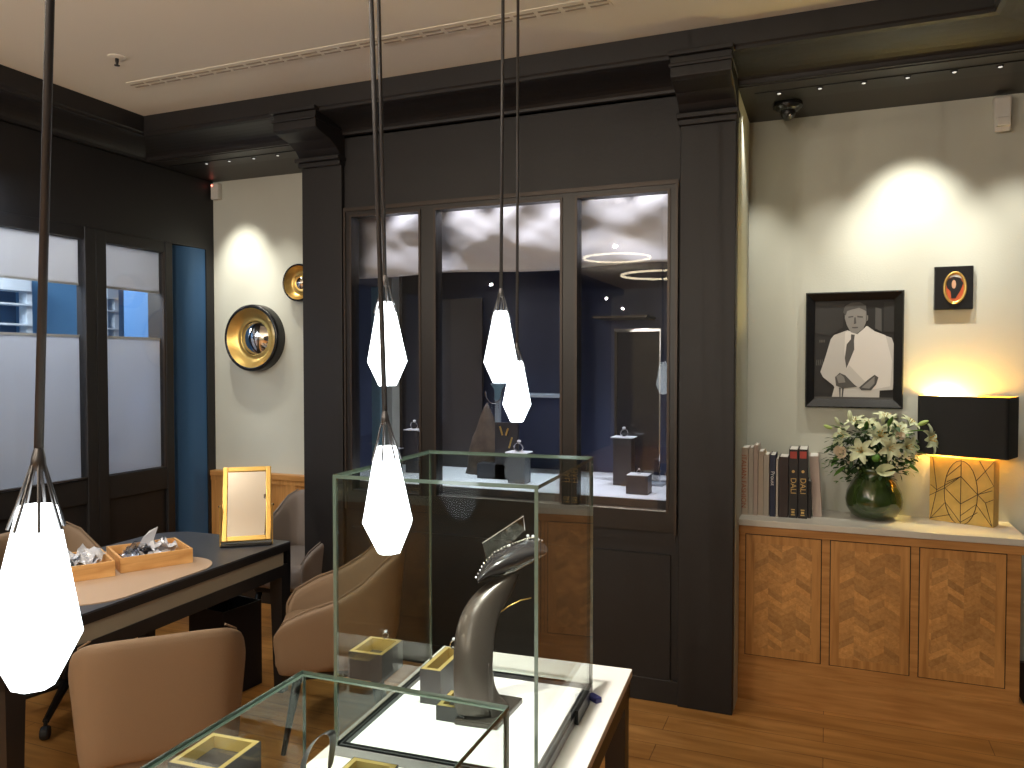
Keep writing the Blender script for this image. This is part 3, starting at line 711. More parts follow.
# engraved lines in unit square
def ln(pts):
    return [(-hw+2*hw*u, -.0012, hb*v) for u, v in pts]
b = MB(); c_ = []
for sgn in (-1, 1):
    b.tube(ln([(.5+sgn*.26*math.cos(R(a)), .47+.5*math.sin(R(a))*.98) for a in range(-90, 91, 15)]), .0016, 5)
for pts in ([(.5, .0), (.5, .98)], [(.02, .55), (.12, .48), (.5, .72), (.25, .52), (.5, .30), (.5, .3), (.76, .47), (.98, .55)], [(.25, .52), (0, .38)], [(.76, .47), (1.0, .62), (.78, .98)], [(.28, .7), (.5, .9)], [(.28, .62), (.5, .72)], [(.02, .02), (.12, .48), (.05, .98)],
    [(.02, .02), (.26, .3), (.5, .02)], [(.5, .12), (.74, .32), (.98, .02)], [(.5, .02), (.76, .2)], [(.76, .47), (.88, .36), (1, .42)], [(.88, .36), (.98, .02)], [(.02, .03), (.34, .12)], [(.74, .68), (1, .98)], [(.5, .72), (.76, .47)]):
    b.tube(ln(pts), .0014, 5)
obj('engraved_lines', b, 'bronze', lp, label='dark brown geometric lines over the gold base')
obj('neck', MB().lathe([(.012, hb), (.012, hb+.03)], (0, .045, 0), 12), 'gold', lp)
q0 = on(918, 396, 'Y', LY-.04); q1 = on(1013, 396, 'Y', LY-.04); q2 = on(918, 455, 'Y', LY-.04)
sx0, sx1 = -hw*1.36, hw*1.46; sz1 = q0.z-.86; sz0 = q2.z-.86
rr = lambda ins: rrect(sx0+ins, sx1-ins, -.04+ins, .145-ins, .018)
b = MB(); outer = rr(0); inner = rr(.003)
b.rings([[Vector((x, y, sz0)) for x, y in outer], [Vector((x, y, sz1)) for x, y in outer]], cap=False, mi=0)
b.rings([[Vector((x, y, sz0)) for x, y in inner], [Vector((x, y, sz1)) for x, y in inner]], cap=False, mi=1)
b.rings([[Vector((x, y, sz1)) for x, y in outer], [Vector((x, y, sz1)) for x, y in inner]], cap=False, mi=1)
b.rings([[Vector((x, y, sz0)) for x, y in outer], [Vector((x, y, sz0)) for x, y in inner]], cap=False, mi=1)
obj('lamp_shade', b, ['shade_black', 'gold'], lp)
b = MB(); cxs = sx0+(sx1-sx0)*.24; b.ball((cxs, .075, sz0*.35+sz1*.65), .026, 12); obj('bulb', b, 'lamp_glow', lp, smooth=True)
obj('bulb_holder', MB().lathe([(.014, hb+.02), (.014, (sz0+sz1)/2-.02)], (cxs*.0, .05, 0), 12), 'gold', lp)
LAMP = Vector(lp.location)+Matrix.Rotation(lang, 4, 'Z') @ Vector((cxs, .075, sz0*.35+sz1*.65))
# ---------------- framed portrait
pA = on(806, 293, 'Y', YB-.03); pB = on(903, 409, 'Y', YB-.03)
PW = pB.x-pA.x; PH = pA.z-pB.z
fr = thing('framed_portrait', 'black framed black-and-white photograph of a person in a white jacket', 'picture', (pA.x, YB, pB.z))
b = MB()
def frame_ring(b, w, h, t, y0, y1, yin):
    O = [(0, 0), (w, 0), (w, h), (0, h)]; I = [(t, t), (w-t, t), (w-t, h-t), (t, h-t)]
    rings = [[Vector((x, 0, z)) for x, z in O], [Vector((x, y0, z)) for x, z in O], [Vector((x+(.006 if x == 0 else -.006), y1, z+(.006 if z == 0 else -.006))) for x, z in O],
             [Vector((x, yin, z)) for x, z in I], [Vector((x, 0, z)) for x, z in I]]
    b.rings(rings, cap=False)
frame_ring(b, PW, PH, .042, -.028, -.036, -.014)
obj('frame', b, 'black_lacquer', fr)
b = MB()
pw, ph = PW-.08, PH-.08
def F2(pts, m, dy):
    # pts in unit coordinates of the crop (u right, v down)
    b.ext([(.04+pw*u, -.006-dy, .04+ph*(1-v)) for u, v in pts], (0, .0004, 0), m)
F2([(0, 0), (0, 1), (1, 1), (1, 0)][::-1], 0, -.003)
def C(L_): return [((x-80)/470, (y-145)/575) for x, y in L_]
F2(C([(85, 150), (260, 165), (250, 300), (180, 350), (85, 330)]), 1, .0005)
F2(C([(440, 190), (475, 200), (478, 330), (440, 310)]), 2, .0005); F2(C([(490, 160), (548, 160), (548, 330), (490, 330)]), 1, .0004)
# jacket
F2(C([(280, 318), (200, 345), (180, 370), (150, 470), (120, 560), (135, 590), (200, 640), (205, 650), (188, 712), (468, 714), (470, 665), (545, 660), (552, 560), (548, 400), (535, 365), (450, 335), (395, 295), (330, 345)]), 4, .001)
F2(C([(265, 330), (300, 320), (340, 345), (390, 295), (420, 320), (345, 430), (275, 545), (262, 440)]), 5, .0014)
F2(C([(350, 340), (420, 320), (500, 350), (540, 500), (530, 640), (430, 660), (330, 560), (290, 520)]), 5, .0012)
F2(C([(300, 342), (322, 345), (318, 380), (320, 430), (275, 540), (265, 480), (275, 400), (300, 370)]), 2, .0018)
# head
F2(C([(262, 215), (270, 190), (320, 170), (370, 180), (388, 215), (392, 260), (372, 310), (330, 340), (298, 330), (275, 290), (262, 250)]), 3, .002)
F2(C([(252, 215), (262, 180), (300, 160), (350, 158), (385, 178), (390, 215), (378, 205), (345, 190), (300, 200), (275, 208), (268, 235)]), 2, .0026)
F2(C([(386, 235), (398, 235), (398, 262), (386, 270)]), 3, .002)
for L_ in ([(282, 240), (312, 236), (312, 243), (284, 247)], [(335, 236), (368, 240), (368, 248), (335, 244)], [(318, 245), (326, 245), (330, 280), (316, 284)], [(305, 300), (342, 300), (338, 307), (308, 307)]): F2(C(L_), 2, .0028)
# hands
F2(C([(208, 590), (235, 565), (270, 580), (320, 630), (340, 645), (300, 650), (255, 655), (215, 640)]), 2, .0022); F2(C([(215, 585), (240, 572), (262, 590), (270, 620), (230, 625)]), 3, .0026)
F2(C([(350, 650), (400, 605), (440, 575), (462, 590), (450, 630), (420, 665), (365, 665)]), 2, .0022); F2(C([(365, 650), (405, 615), (440, 585), (440, 625), (410, 655)]), 3, .0026)
F2(C([(232, 650), (262, 655), (255, 712), (236, 712)]), 2, .0022); F2(C([(243, 655), (250, 655), (248, 705), (242, 705)]), 4, .0026)
F2(C([(85, 705), (560, 705), (560, 718), (85, 718)]), 2, .0024)
for k2 in range(4): F2(C([(112+k2*9, 372), (118+k2*9, 372), (118+k2*9, 388), (112+k2*9, 388)]), 2, .0006); F2(C([(95+k2*11, 490), (101+k2*11, 486), (98+k2*11, 520), (92+k2*11, 524)]), 2, .0006)
obj('portrait_print', b, ['photo_black', 'photo_dark', 'photo_mid', 'photo_skin', 'photo_light', 'photo_white'], fr)
# miniature
pA = on(934.5, 267, 'Y', YB-.025); pB = on(973, 309, 'Y', YB-.025); w_, h_ = pB.x-pA.x, pA.z-pB.z
mn = thing('framed_miniature', 'small square black frame with a gold oval miniature above the table lamp', 'picture', (pA.x, YB, pB.z))
obj('frame', MB().box(0, w_, -.028, 0, 0, h_), 'black_lacquer', mn, bevel=.003)
def oval(rx, rz, y0, y1, m, cz=.5, n=32):
    c = (w_*.53, 0, h_*cz); pts = [(c[0]+rx*math.cos(2*math.pi*i/n), y0, c[2]+rz*math.sin(2*math.pi*i/n)) for i in range(n)]
    return MB().ext(pts, (0, y1-y0, 0))
b = MB(); b.smooth = True; rx, rz = w_*.30, h_*.375; n = 36
b.rings([[Vector((w_*.53+(rx+dr)*math.cos(2*math.pi*i/n), y, h_*.5+(rz+dr)*math.sin(2*math.pi*i/n))) for i in range(n)] for dr, y in ((0, -.026), (0, -.036), (-.006, -.038), (-.012, -.030))], cap=False)
obj('oval_rim', b, 'gold', mn)
obj('oval_painting', oval(rx-.01, rz-.01, -.030, -.029, 0), 'mini_red', mn)
b = MB(); b.ext([(w_*u, -.0315, h_*v) for u, v in ((.30, .62), (.36, .70), (.5, .76), (.66, .72), (.74, .6), (.68, .45), (.55, .26), (.44, .26), (.42, .42), (.33, .5))], (0, .001, 0)); obj('dark_figure', b, 'mini_black', mn)
b = MB(); b.ext([(w_*(.5+.055*math.cos(a)), -.0325, h_*(.58+.1*math.sin(a))) for a in [i*math.pi/8 for i in range(16)]], (0, .001, 0)); obj('face', b, 'mini_skin', mn)
b = MB(); b.ext([(w_*u, -.0315, h_*v) for u, v in ((.34, .71), (.42, .78), (.56, .81), (.68, .77), (.72, .70), (.64, .73), (.5, .76), (.4, .74))], (0, .001, 0)); obj('white_arc', b, 'paper', mn)
# ---------------- round convex mirrors
def round_mirror(px, py, rpx, label):
    c = on(px, py, 'Y', YB-.04); d = (c-CAM).dot(FW); r = rpx
    t = thing('convex_mirror', label, 'mirror', (c.x, YB, c.z))
    prof_o = [(r, .0), (r*1.0, .055), (r*.985, .072), (r*.93, .080), (r*.89, .074)]
    b = MB(); b.lathe([(a, h) for a, h in prof_o], n=56, axis='Y', cap=False); obj('outer_ring', b, 'black_lacquer', t, smooth=True)
    b = MB(); b.lathe([(r*.89, .074), (r*.80, .058), (r*.66, .034), (r*.56, .028), (r*.52, .034), (r*.50, .030)], n=56, axis='Y', cap=False); obj('gilded_dish', b, 'gold', t, smooth=True)
    b = MB(); b.lathe([(r*.50, .026), (r*.42, .040), (r*.32, .052), (r*.2, .061), (r*.1, .066), (.001, .067)], n=48, axis='Y', cap=False); obj('convex_glass', b, 'mirror', t, smooth=True)
round_mirror(254.0, 338, .222, 'large round convex mirror with black rim and gilded dish')
round_mirror(301, 283, .122, 'smaller round gilded mirror half hidden by the left pillar')
# ================================================================ DESK
DR = R(1.8)
dk = thing('desk', 'long dark desk with a pale inset band along its apron', 'desk', (-2.42, 3.10, 0), DR)
DW, DL = .76, 1.46
pts = [(0, 0)]
for i in range(9):
    a = R(90+90*i/8); pts.append((-DW+.17+.17*math.cos(a), -.17+.17*math.sin(a)))
pts += [(-DW, -DL), (0, -DL)]
b = MB(); b.prism(pts, .722, .73); obj('desk_top', b, 'desk_top', dk)
b = MB(); b.prism(pts, .688, .722); b.box(-DW+.03, -.012, -DL+.03, -.19, .57, .60); 
b.box(-.03, 0, -DL, 0, .570, .625); b.box(-.03, 0, -.02, 0, .625, .69); b.box(-.03, 0, -DL, -DL+.02, .625, .69)
b.box(-DW+.17, 0, -.02, 0, .57, .69); b.box(-DW, -DW+.03, -DL, -.19, .57, .69); b.box(-DW, 0, -DL, -DL+.03, .57, .69)
obj('frame', b, 'desk_black', dk)
obj('inset_band', MB().box(-.02, -.005, -DL+.02, -.05, .625, .688), 'desk_inset', dk, label='pale beige inset band')
for x0, y0 in ((-.07, -.07), (-DW+.02, -.24), (-.07, -DL), (-DW, -DL)):
    b = MB(); b.hexa([(x0+.012, y0+.012, 0), (x0+.058, y0+.012, 0), (x0+.058, y0+.058, 0), (x0+.012, y0+.058, 0)], [(x0, y0, .57), (x0+.07, y0, .57), (x0+.07, y0+.07, .57), (x0, y0+.07, .57)])
    obj('leg', b, 'desk_black', dk)
b = MB(); b.prism(rrect(-.70, -.012, -1.14, -.42, .17, 10), 0, .004)
o = tag(obj('desk_pad', b, 'tan_leather'), 'round-cornered tan leather pad lying on the dark desk', 'desk pad'); o.location = (-2.42, 3.10, .730); o.rotation_euler = (0, 0, DR)
# trays
def tray(fl, fr_, lab, nm):
    A = Vector((fl.x, fl.y, 0)); B = Vector((fr_.x, fr_.y, 0)); L = (B-A).length; ang = math.atan2(B.y-A.y, B.x-A.x)
    t = thing('wooden_tray', lab, 'tray', (fl.x, fl.y, .7345), ang); D = .27; hh = .062; k = .009
    b = MB(); b.box(0, L, 0, D, 0, .006); b.box(0, L, 0, k, .006, hh); b.box(0, L, D-k, D, .006, hh); b.box(0, k, k, D-k, .006, hh); b.box(L-k, L, k, D-k, .006, hh)
    obj('tray_body', b, 'pale_wood', t, bevel=.001)
    return t, L, D, ang
def crumple(s, seed, fl=.35):
    b = MB(); n = 9; vs = []
    for j in range(n):
        for i in range(n):
            x = (i/(n-1)-.5)*s; y = (j/(n-1)-.5)*s*.8
            z = noise.noise(Vector((x*28+seed*3, y*28, seed)))*s*fl+noise.noise(Vector((x*70, y*70+seed, seed)))*s*.12
            vs.append((x+noise.noise(Vector((y*30, seed, 0)))*s*.15, y+noise.noise(Vector((x*30, 4, seed)))*s*.15, z))
    b.add(vs, [(j*n+i, j*n+i+1, (j+1)*n+i+1, (j+1)*n+i) for j in range(n-1) for i in range(n-1)])
    return b
def fill(t, L, D, ang, where, cnt, seed):
    bag0 = None
    for q in range(cnt):
        x = .068+(L-.136)*((q*.381+.1) % 1); y = .075+(D-.14)*((q*.618+.2) % 1)
        P = Matrix.Rotation(ang, 4, 'Z') @ Vector((x, y, 0)); P = Vector(t.location)+P; P.z = .7345+.038+.012*(q % 3)
        o = obj('plastic_bag', crumple(rnd.uniform(.10, .14), seed+q), ['bag_film', 'plastic'][q % 4 == 1], solid=.0006)
        tag(o, 'crumpled clear plastic bag lying %s' % where, 'plastic bag', 'plastic bags '+where)
        o.location = P; o.rotation_euler = (rnd.uniform(-.25, .25), rnd.uniform(-.25, .25), rnd.random()*6)
fl = on(120.5, 573.6, 'Z', .734); fr_ = on(193, 562.5, 'Z', .734)
t, L, D, ang = tray(fl, fr_, 'shallow wooden tray with a black watch among plastic bags, nearer the desk mirror', 0); fill(t, L, D, ang, 'in the right wooden tray', 8, 3)
P = Vector(t.location)+Matrix.Rotation(ang, 4, 'Z') @ Vector((L*.42, D*.42, .062))
wt = thing('wristwatch', 'black wristwatch lying on the bags in the right wooden tray', 'watch', P, ang+.3)
obj('watch_case', MB().lathe([(.019, -.005), (.021, 0), (.021, .006), (.017, .009)], n=24), 'watch_black', wt, smooth=True); obj('dial', MB().lathe([(.016, .009), (.016, .0095)], n=24), 'chrome', wt)
for sgn in (-1, 1):
    b = MB(); b.smooth = True; b.rings([[Vector((sgn*(.02+.055*h), yv, .004+.012*math.sin(h*3.1)-.01*h)) for yv in (-.009, .009)] for h in [i/6 for i in range(7)]], closed=False); obj('strap', b, 'watch_black', wt, solid=.002)
# big upright film scrap
dirv = Vector((math.cos(ang), math.sin(ang), 0))
fl2 = fl-dirv*.012; fr2 = on(115.4, 576, 'Z', .734); fl1 = fr2-dirv*L
t2 = thing('dummy', '', '', (0, 0, 0)); bpy.data.objects.remove(t2)
t, L, D, ang = tray(fl1, fr2, 'shallow wooden tray full of grey plastic bags, half behind the nearest hanging lamp', 0); fill(t, L, D, ang, 'in the left wooden tray', 12, 40)
b = MB(); b.add([(0, 0, 0), (.06, .01, .005), (.085, .015, .075), (.05, .02, .06), (.02, .01, .035)], [(0, 1, 2, 3, 4)])
o = obj('plastic_bag', b, 'bag_film', solid=.0006); o.location = Vector(P)+Vector((-.06, .02, .0)); o.rotation_euler = (0, 0, ang)
tag(o, 'stiff clear bag standing up behind the wristwatch in the right tray', 'plastic bag', 'plastic bags in the right wooden tray')
# desk mirror
a = on(221.5, 547, 'Z', .73); c = on(271, 544, 'Z', .73); ang = math.atan2(c.y-a.y, c.x-a.x); wv = (c-a).length
mr = thing('desk_mirror', 'gold-framed tilting mirror standing on the far end of the desk', 'mirror', ((a.x+c.x)/2, (a.y+c.y)/2, .731), ang)
hw = wv/2; hm = .362; tl = R(22)
rot = Matrix.Translation((0, 0, .02)) @ Matrix.Rotation(-tl, 4, 'X')
b = MB(); b.xf(Matrix.Identity(4)); fw_ = .024
for q in ((-hw, -hw+fw_, 0, hm), (hw-fw_, hw, 0, hm), (-hw+fw_, hw-fw_, 0, fw_), (-hw+fw_, hw-fw_, hm-fw_, hm)): b.box(q[0], q[1], -.012, .012, q[2], q[3])
b.xf(rot); obj('frame', b, 'gold', mr, bevel=.003)
b = MB().box(-hw+fw_, hw-fw_, -.004, .004, fw_, hm-fw_); b.xf(rot); obj('mirror_glass', b, 'mirror', mr)
b = MB().box(-hw+.004, hw-.004, .012, .016, .004, hm-.004); b.xf(rot); obj('back_board', b, 'black_trim', mr)
b = MB(); b.box(-hw-.004, hw+.004, -.03, .05, 0, .012); obj('base', b, 'black_lacquer', mr, bevel=.003)
for s_ in (-1, 1):
    e = MB(); e.box(s_*(hw+.006)-.003, s_*(hw+.006)+.003, .0, .04, 0, .19); obj('side_post', e, 'gold', mr)
    e = MB(); e.ball((s_*(hw+.010), .03, .185), .006, 8); obj('knob', e, 'black_metal', mr)
# bin
c1 = on(223, 613, 'Z', .42); c2 = on(261.5, 599.5, 'Z', .42); c0 = on(187, 606, 'Z', .42)
e1 = c2-c1; e1.z = 0; e0 = c0-c1; e0.z = 0
ang = math.atan2(e1.y, e1.x); s1 = e1.length; s0 = s1
bn = thing('waste_bin', 'square black waste bin standing on the floor under the desk end', 'bin', (c1.x, c1.y, 0), ang)
b = MB(); k = .008; b.box(0, s1, 0, s0, 0, .01); b.box(0, s1, 0, k, .01, .42); b.box(0, s1, s0-k, s0, .01, .42); b.box(0, k, k, s0-k, .01, .42); b.box(s1-k, s1, k, s0-k, .01, .42)
obj('bin_body', b, 'dark_bin', bn, bevel=.002)
b = MB().box(k, s1-k, k, s0-k, .05, .30); obj('liner', b, 'rubber', bn)
# ================================================================ CHAIRS
def chair(label, loc, rz, m, base='legs'):
    t = thing('armchair', label, 'chair', (loc[0], loc[1], 0), rz, 'leather chairs around the desk')
    # tub wall: plan path from the left arm front round the back to the right arm front
    def plan(q):      # q in -1..1
        a = abs(q); sg = 1 if q > 0 else -1
        P_ = [(0, -.265), (.12, -.262), (.20, -.245), (.238, -.19), (.252, -.11), (.258, 0), (.252, .10), (.232, .20), (.205, .235)]
        T_ = [(.818, .445), (.818, .445), (.81, .43), (.775, .41), (.70, .385), (.635, .36), (.605, .34), (.555, .33), (.49, .33)]
        f = a*(len(P_)-1); i0 = min(int(f), len(P_)-2); u = f-i0
        x = P_[i0][0]*(1-u)+P_[i0+1][0]*u; y = P_[i0][1]*(1-u)+P_[i0+1][1]*u
        return Vector((sg*x, y, 0)), T_[i0][0]*(1-u)+T_[i0+1][0]*u, T_[i0][1]*(1-u)+T_[i0+1][1]*u
    N_ = 33; C_ = [plan(-1+2*i/(N_-1)) for i in range(N_)]; rs = []
    for i, (p_, zt, zb) in enumerate(C_):
        tg = (C_[min(i+1, N_-1)][0]-C_[max(i-1, 0)][0]).normalized(); nr = Vector((tg.y, -tg.x, 0))
        if nr.dot(p_) < 0: nr = -nr
        row = []
        for k, (u, off) in enumerate([(0, -.006), (.06, .0), (.3, .008), (.6, .016), (.88, .026), (.97, .026), (1, .014), (.97, -.010), (.85, -.016), (.5, -.026), (.15, -.034), (0, -.03)]):
            row.append(p_+nr*off+Vector((0, 0, zb+(zt-zb)*u)))
        rs.append(row)
    b = MB(); b.smooth = True; b.rings(rs)
    obj('shell', b, m, t, sub=1)
    b = MB(); b.smooth = True; rs = []
    for z, g_ in ((.345, .035), (.335, .012), (.36, .0), (.44, .0), (.468, .012), (.478, .04)):
        rs.append([Vector((x, y, z)) for x, y in rrect(-.222+g_, .222-g_, -.225+g_, .245-g_, .07-g_*.5, 5)])
    b.rings(rs); obj('seat_cushion', b, m, t)
    for sgn in (-1, 1):
        e = MB(); e.tube([C_[i][0]*1.0+Vector((0, 0, C_[i][1]+.003)) for i in (range(0, 13) if sgn < 0 else range(20, 33))], .0035, 6)
        obj('piping', e, m, t)
    if base == 'legs':
        b = MB().prism(rrect(-.19, .19, -.20, .21, .06), .30, .345); obj('under_frame', b, 'black_metal', t)
        for sx in (-1, 1):
            for sy in (-1, 1):
                obj('leg', MB().tube([(.15*sx, .15*sy, .32), (.20*sx, .21*sy, 0)], [.02, .010], 10), 'black_metal', t, smooth=True)
    else:
        obj('column', MB().lathe([(.028, .12), (.028, .26), (.02, .26), (.02, .34)], n=16), 'black_metal', t, smooth=True)
        for q in range(5):
            a = R(72*q+18+90); dx, dy = math.cos(a), math.sin(a)
            sp = obj('base_arm', MB().tube([(0, 0, .13), (dx*.29, dy*.29, .075)], [.022, .014], 8), 'black_metal', t)
            b = MB(); b.lathe([(.026, -.016), (.029, -.010), (.029, .010), (.026, .016)], (0, 0, 0), 16); b.xf(Matrix.Translation((dx*.30, dy*.30, .029)) @ Matrix.Rotation(R(90), 4, 'X') @ Matrix.Rotation(a, 4, 'Y'))
            obj('caster', b, 'rubber', sp); obj('caster_fork', MB().tube([(dx*.29, dy*.29, .08), (dx*.30, dy*.30, .035)], .008, 6), 'black_metal', sp)
    return t
c_ = chair('tan leather chair seen from behind, close to the near glass case', (-1.975, 1.875), R(46), 'upholstery'); c_.scale = (.90, 1, 1)
chair('tan leather chair seen from its side through the tall glass case', (-1.97, 2.84), R(122), 'upholstery')
chair('grey-brown chair half hidden behind the left pillar in the niche', (-2.86, 3.74), R(178), 'upholstery_grey')
chair('tan swivel chair on the far side of the desk, behind the wooden trays', (-3.24, 2.53), R(-90), 'upholstery', 'star')
# ================================================================ DISPLAY TABLE + GLASS CASES (frame rotated)
TR = R(3.54)
def Tw(x, y, z=0): return Vector((x*math.cos(TR)-y*math.sin(TR), x*math.sin(TR)+y*math.cos(TR), z))
def toT(p): return Vector((p.x*math.cos(TR)+p.y*math.sin(TR), -p.x*math.sin(TR)+p.y*math.cos(TR), p.z))
tb = thing('display_table', 'white-topped display table with dark legs carrying both glass cases', 'table', (0, 0, 0), TR)
TX0, TX1, TY0, TY1, TZ = -.93, -.362, .30, 2.138, .75
obj('tabletop', MB().box(TX0, TX1, TY0, TY1, TZ-.022, TZ), 'table_top', tb, bevel=.002)
b = MB(); b.box(TX0+.005, TX1-.005, TY0+.01, TY0+.05, TZ-.075, TZ-.022); b.box(TX0+.005, TX1-.005, TY1-.05, TY1-.01, TZ-.075, TZ-.022); b.box(TX0+.005, TX0+.045, TY0+.01, TY1-.01, TZ-.075, TZ-.022); b.box(TX1-.045, TX1-.005, TY0+.01, TY1-.01, TZ-.075, TZ-.022)
obj('apron', b, 'table_frame', tb)
for x in (TX0+.008, TX1-.063):
    for y in (TY0+.01, TY1-.065): obj('leg', MB().box(x, x+.055, y, y+.055, 0, TZ-.075), 'table_frame', tb)
def case(name, label, x0, x1, y0, y1, z1, g=.008, rot=TR):
    t = thing(name, label, 'display case', (x0*math.cos(rot)-y0*math.sin(rot), x0*math.sin(rot)+y0*math.cos(rot), TZ), rot)
    W, D, hz = x1-x0, y1-y0, z1-TZ; zb = .022
    b = MB(); b.box(.012, W-.012, .012, D-.012, .001, .014); obj('lit_floor', b, 'case_floor', t, label='white illuminated floor panel')
    b = MB()
    b.box(0, W, 0, .012, 0, zb); b.box(0, W, D-.012, D, 0, zb); b.box(0, .012, .012, D-.012, 0, zb); b.box(W-.012, W, .012, D-.012, 0, zb); obj('base_rim', b, 'case_metal', t)
    b = MB(); k = .014
    b.box(.012, W-.012, .012, k+.004, .014, .024); b.box(.012, W-.012, D-k-.004, D-.012, .014, .024); b.box(.012, k+.004, k, D-k, .014, .024); b.box(W-k-.004, W-.012, k, D-k, .014, .024); obj('black_inner_trim', b, 'black_trim', t)
    def pane(nm, a):
        b = MB(); xa, xb, ya, yb, za, zb2 = a
        b.box(*a)
        dims = (xb-xa, yb-ya, zb2-za); thin = dims.index(min(dims))
        o_ = {0: (3, 5), 1: (2, 4), 2: (0, 1)}[thin]
        for i in range(6): b.m[i] = 0 if i in o_ else 1
        obj(nm, b, [{'top_pane': 'top_glass', 'front_pane': 'coated_glass', 'back_pane': 'top_glass'}.get(nm, 'clear_glass'), 'glass_edge'], t)
    pane('front_pane', (g, W-g, 0, g, zb, hz-g)); pane('back_pane', (g, W-g, D-g, D, zb, hz-g)); pane('left_pane', (0, g, 0, D, zb, hz-g)); pane('right_pane', (W-g, W, 0, D, zb, hz-g)); pane('top_pane', (0, W, 0, D, hz-g, hz))
    return t
tc_ = case('tall_glass_case', 'tall clear glass display case standing on the white table', -.893, -.433, 1.458, 1.952, 1.36)
b = MB(); b.box(.4605, .469, .30, .42, .002, .035); obj('lock_plate', b, 'black_trim', tc_)
lc = case('low_glass_case', 'low clear glass display case in front of the tall one', -.950, -.505, .60, 1.287, .985, rot=R(.8))
p = on(596, 701, 'Z', TZ); o = tag(obj('key_lock', MB().box(-.018, .018, -.010, .010, 0, .014), 'blue_tag', bevel=.003), 'tiny dark blue lock lying beside the right corner of the tall glass case', 'lock'); o.location = (p.x-.004, p.y, TZ); o.rotation_euler = (0, 0, R(-35))
# brass-lined boxes
def lined(px, py, w_, d_, h_, label, z0=TZ+.014, rz=TR, half=False):
    p = on(px, py, 'Z', z0); t = thing('ring_box', label, 'box', (p.x, p.y, z0), rz); k = .012
    b = MB(); b.box(0, w_, 0, .002, 0, h_); b.box(0, w_, d_-.002, d_, 0, h_); b.box(0, .002, .002, d_-.002, 0, h_); b.box(w_-.002, w_, .002, d_-.002, 0, h_); b.box(.002, w_-.002, .002, d_-.002, 0, .004); obj('shell', b, 'panel_dark', t)
    b = MB()
    b.box(.002, w_-.002, .002, k, .004, h_+.0005); b.box(.002, w_-.002, d_-k, d_-.002, .004, h_+.0005); b.box(.002, k, k, d_-k, .004, h_+.0005); b.box(w_-k, w_-.002, k, d_-k, .004, h_+.0005); obj('brass_lining', b, 'brass_lining', t)
    obj('dark_insert', MB().box(k, w_-k, k, d_-k, .004, h_*.55), 'panel_dark', t)
    return t
ta = lined(348.5, 678, .10, .12, .072, 'dark brass-rimmed ring box at the back left inside the tall case')
tb2 = lined(420, 703, .055, .16, .085, 'narrow dark brass-topped ring box in the middle of the tall case')
tc2 = lined(436, 720, .07, .09, .035, 'low brass-rimmed box between the narrow box and the necklace bust')
td = lined(168, 790, .12, .13, .055, 'open brass-lined box at the left inside the low case')
te = lined(330, 800, .10, .09, .04, 'brass-lined box under the silver bangle in the low case')
def ring_on(t, dx, dy, h, s, label):
    q = Vector(t.location)+Matrix.Rotation(TR, 4, 'Z') @ Vector((dx, dy, h)); return ring(q.x, q.y, q.z, s, label, .6, .35)
ring_on(ta, .05, .114, .0725, .008, 'diamond ring on the rim of the back left ring box'); ring_on(tb2, .028, .15, .0855, .010, 'diamond ring at the end of the narrow brass-topped box')
# necklace bust in tall case: curved band rising from a foot
d0 = (on(455, 724, 'Z', TZ+.014)-CAM).dot(FW)
nb = thing('necklace_stand', 'arched taupe necklace stand with a glossy black collar in the tall case', 'display stand', on(480, 716, 'Z', TZ+.014))
def L3(px, py, d): return at(px, py, d)-Vector(nb.location)
b = MB(); z0 = TZ+.014
q = [on(454, 725, 'Z', z0), on(497, 731, 'Z', z0), on(523, 703, 'Z', z0), on(485, 697, 'Z', z0)]
b.prism([(v.x-nb.location.x, v.y-nb.location.y) for v in q], 0, .014); obj('foot', b, 'bust_skin', nb, bevel=.003)
# band: left profile and right profile in picture, gaining depth as it arches back
lp_ = [(454, 716, 0), (453.5, 690, 0), (453, 660, .0), (454, 637, .01), (459, 617, .03), (469, 599, .055), (483, 585, .09), (500, 577, .12)]
rp_ = [(494, 720, .0), (492, 690, .0), (493, 660, .005), (494, 640, .02), (496, 624, .04), (502, 608, .07), (511, 596, .10), (521, 571, .13)]
b = MB(); b.smooth = True; rs = []
for (lx, ly, ld), (rx, ry, rd) in zip(lp_, rp_):
    row = []
    for i in range(7):
        u = i/6; px = lx+(rx-lx)*u; py = ly+(ry-ly)*u; dd = d0+ld+(rd-ld)*u+.02*(1-(2*u-1)**2)*-1+.0
        row.append(L3(px, py, dd+.01))
    rs.append(row)
b.rings(rs, closed=False); obj('arched_band', b, 'bust_skin', nb, solid=.006, sub=2)
# flare to the foot at right
b = MB(); b.smooth = True; rs = []
for (lx, ly), (rx, ry) in zip([(492, 660), (493, 676), (496, 690), (503, 699), (512, 704)], [(488, 662), (488, 690), (489, 710), (492, 722), (497, 730)]):
    rs.append([L3(lx+(rx-lx)*i/3, ly+(ry-ly)*i/3, d0+.028-.03*i/3) for i in range(4)])
b.rings(rs, closed=False); obj('foot_flare', b, 'bust_skin', nb, solid=.004, sub=1)
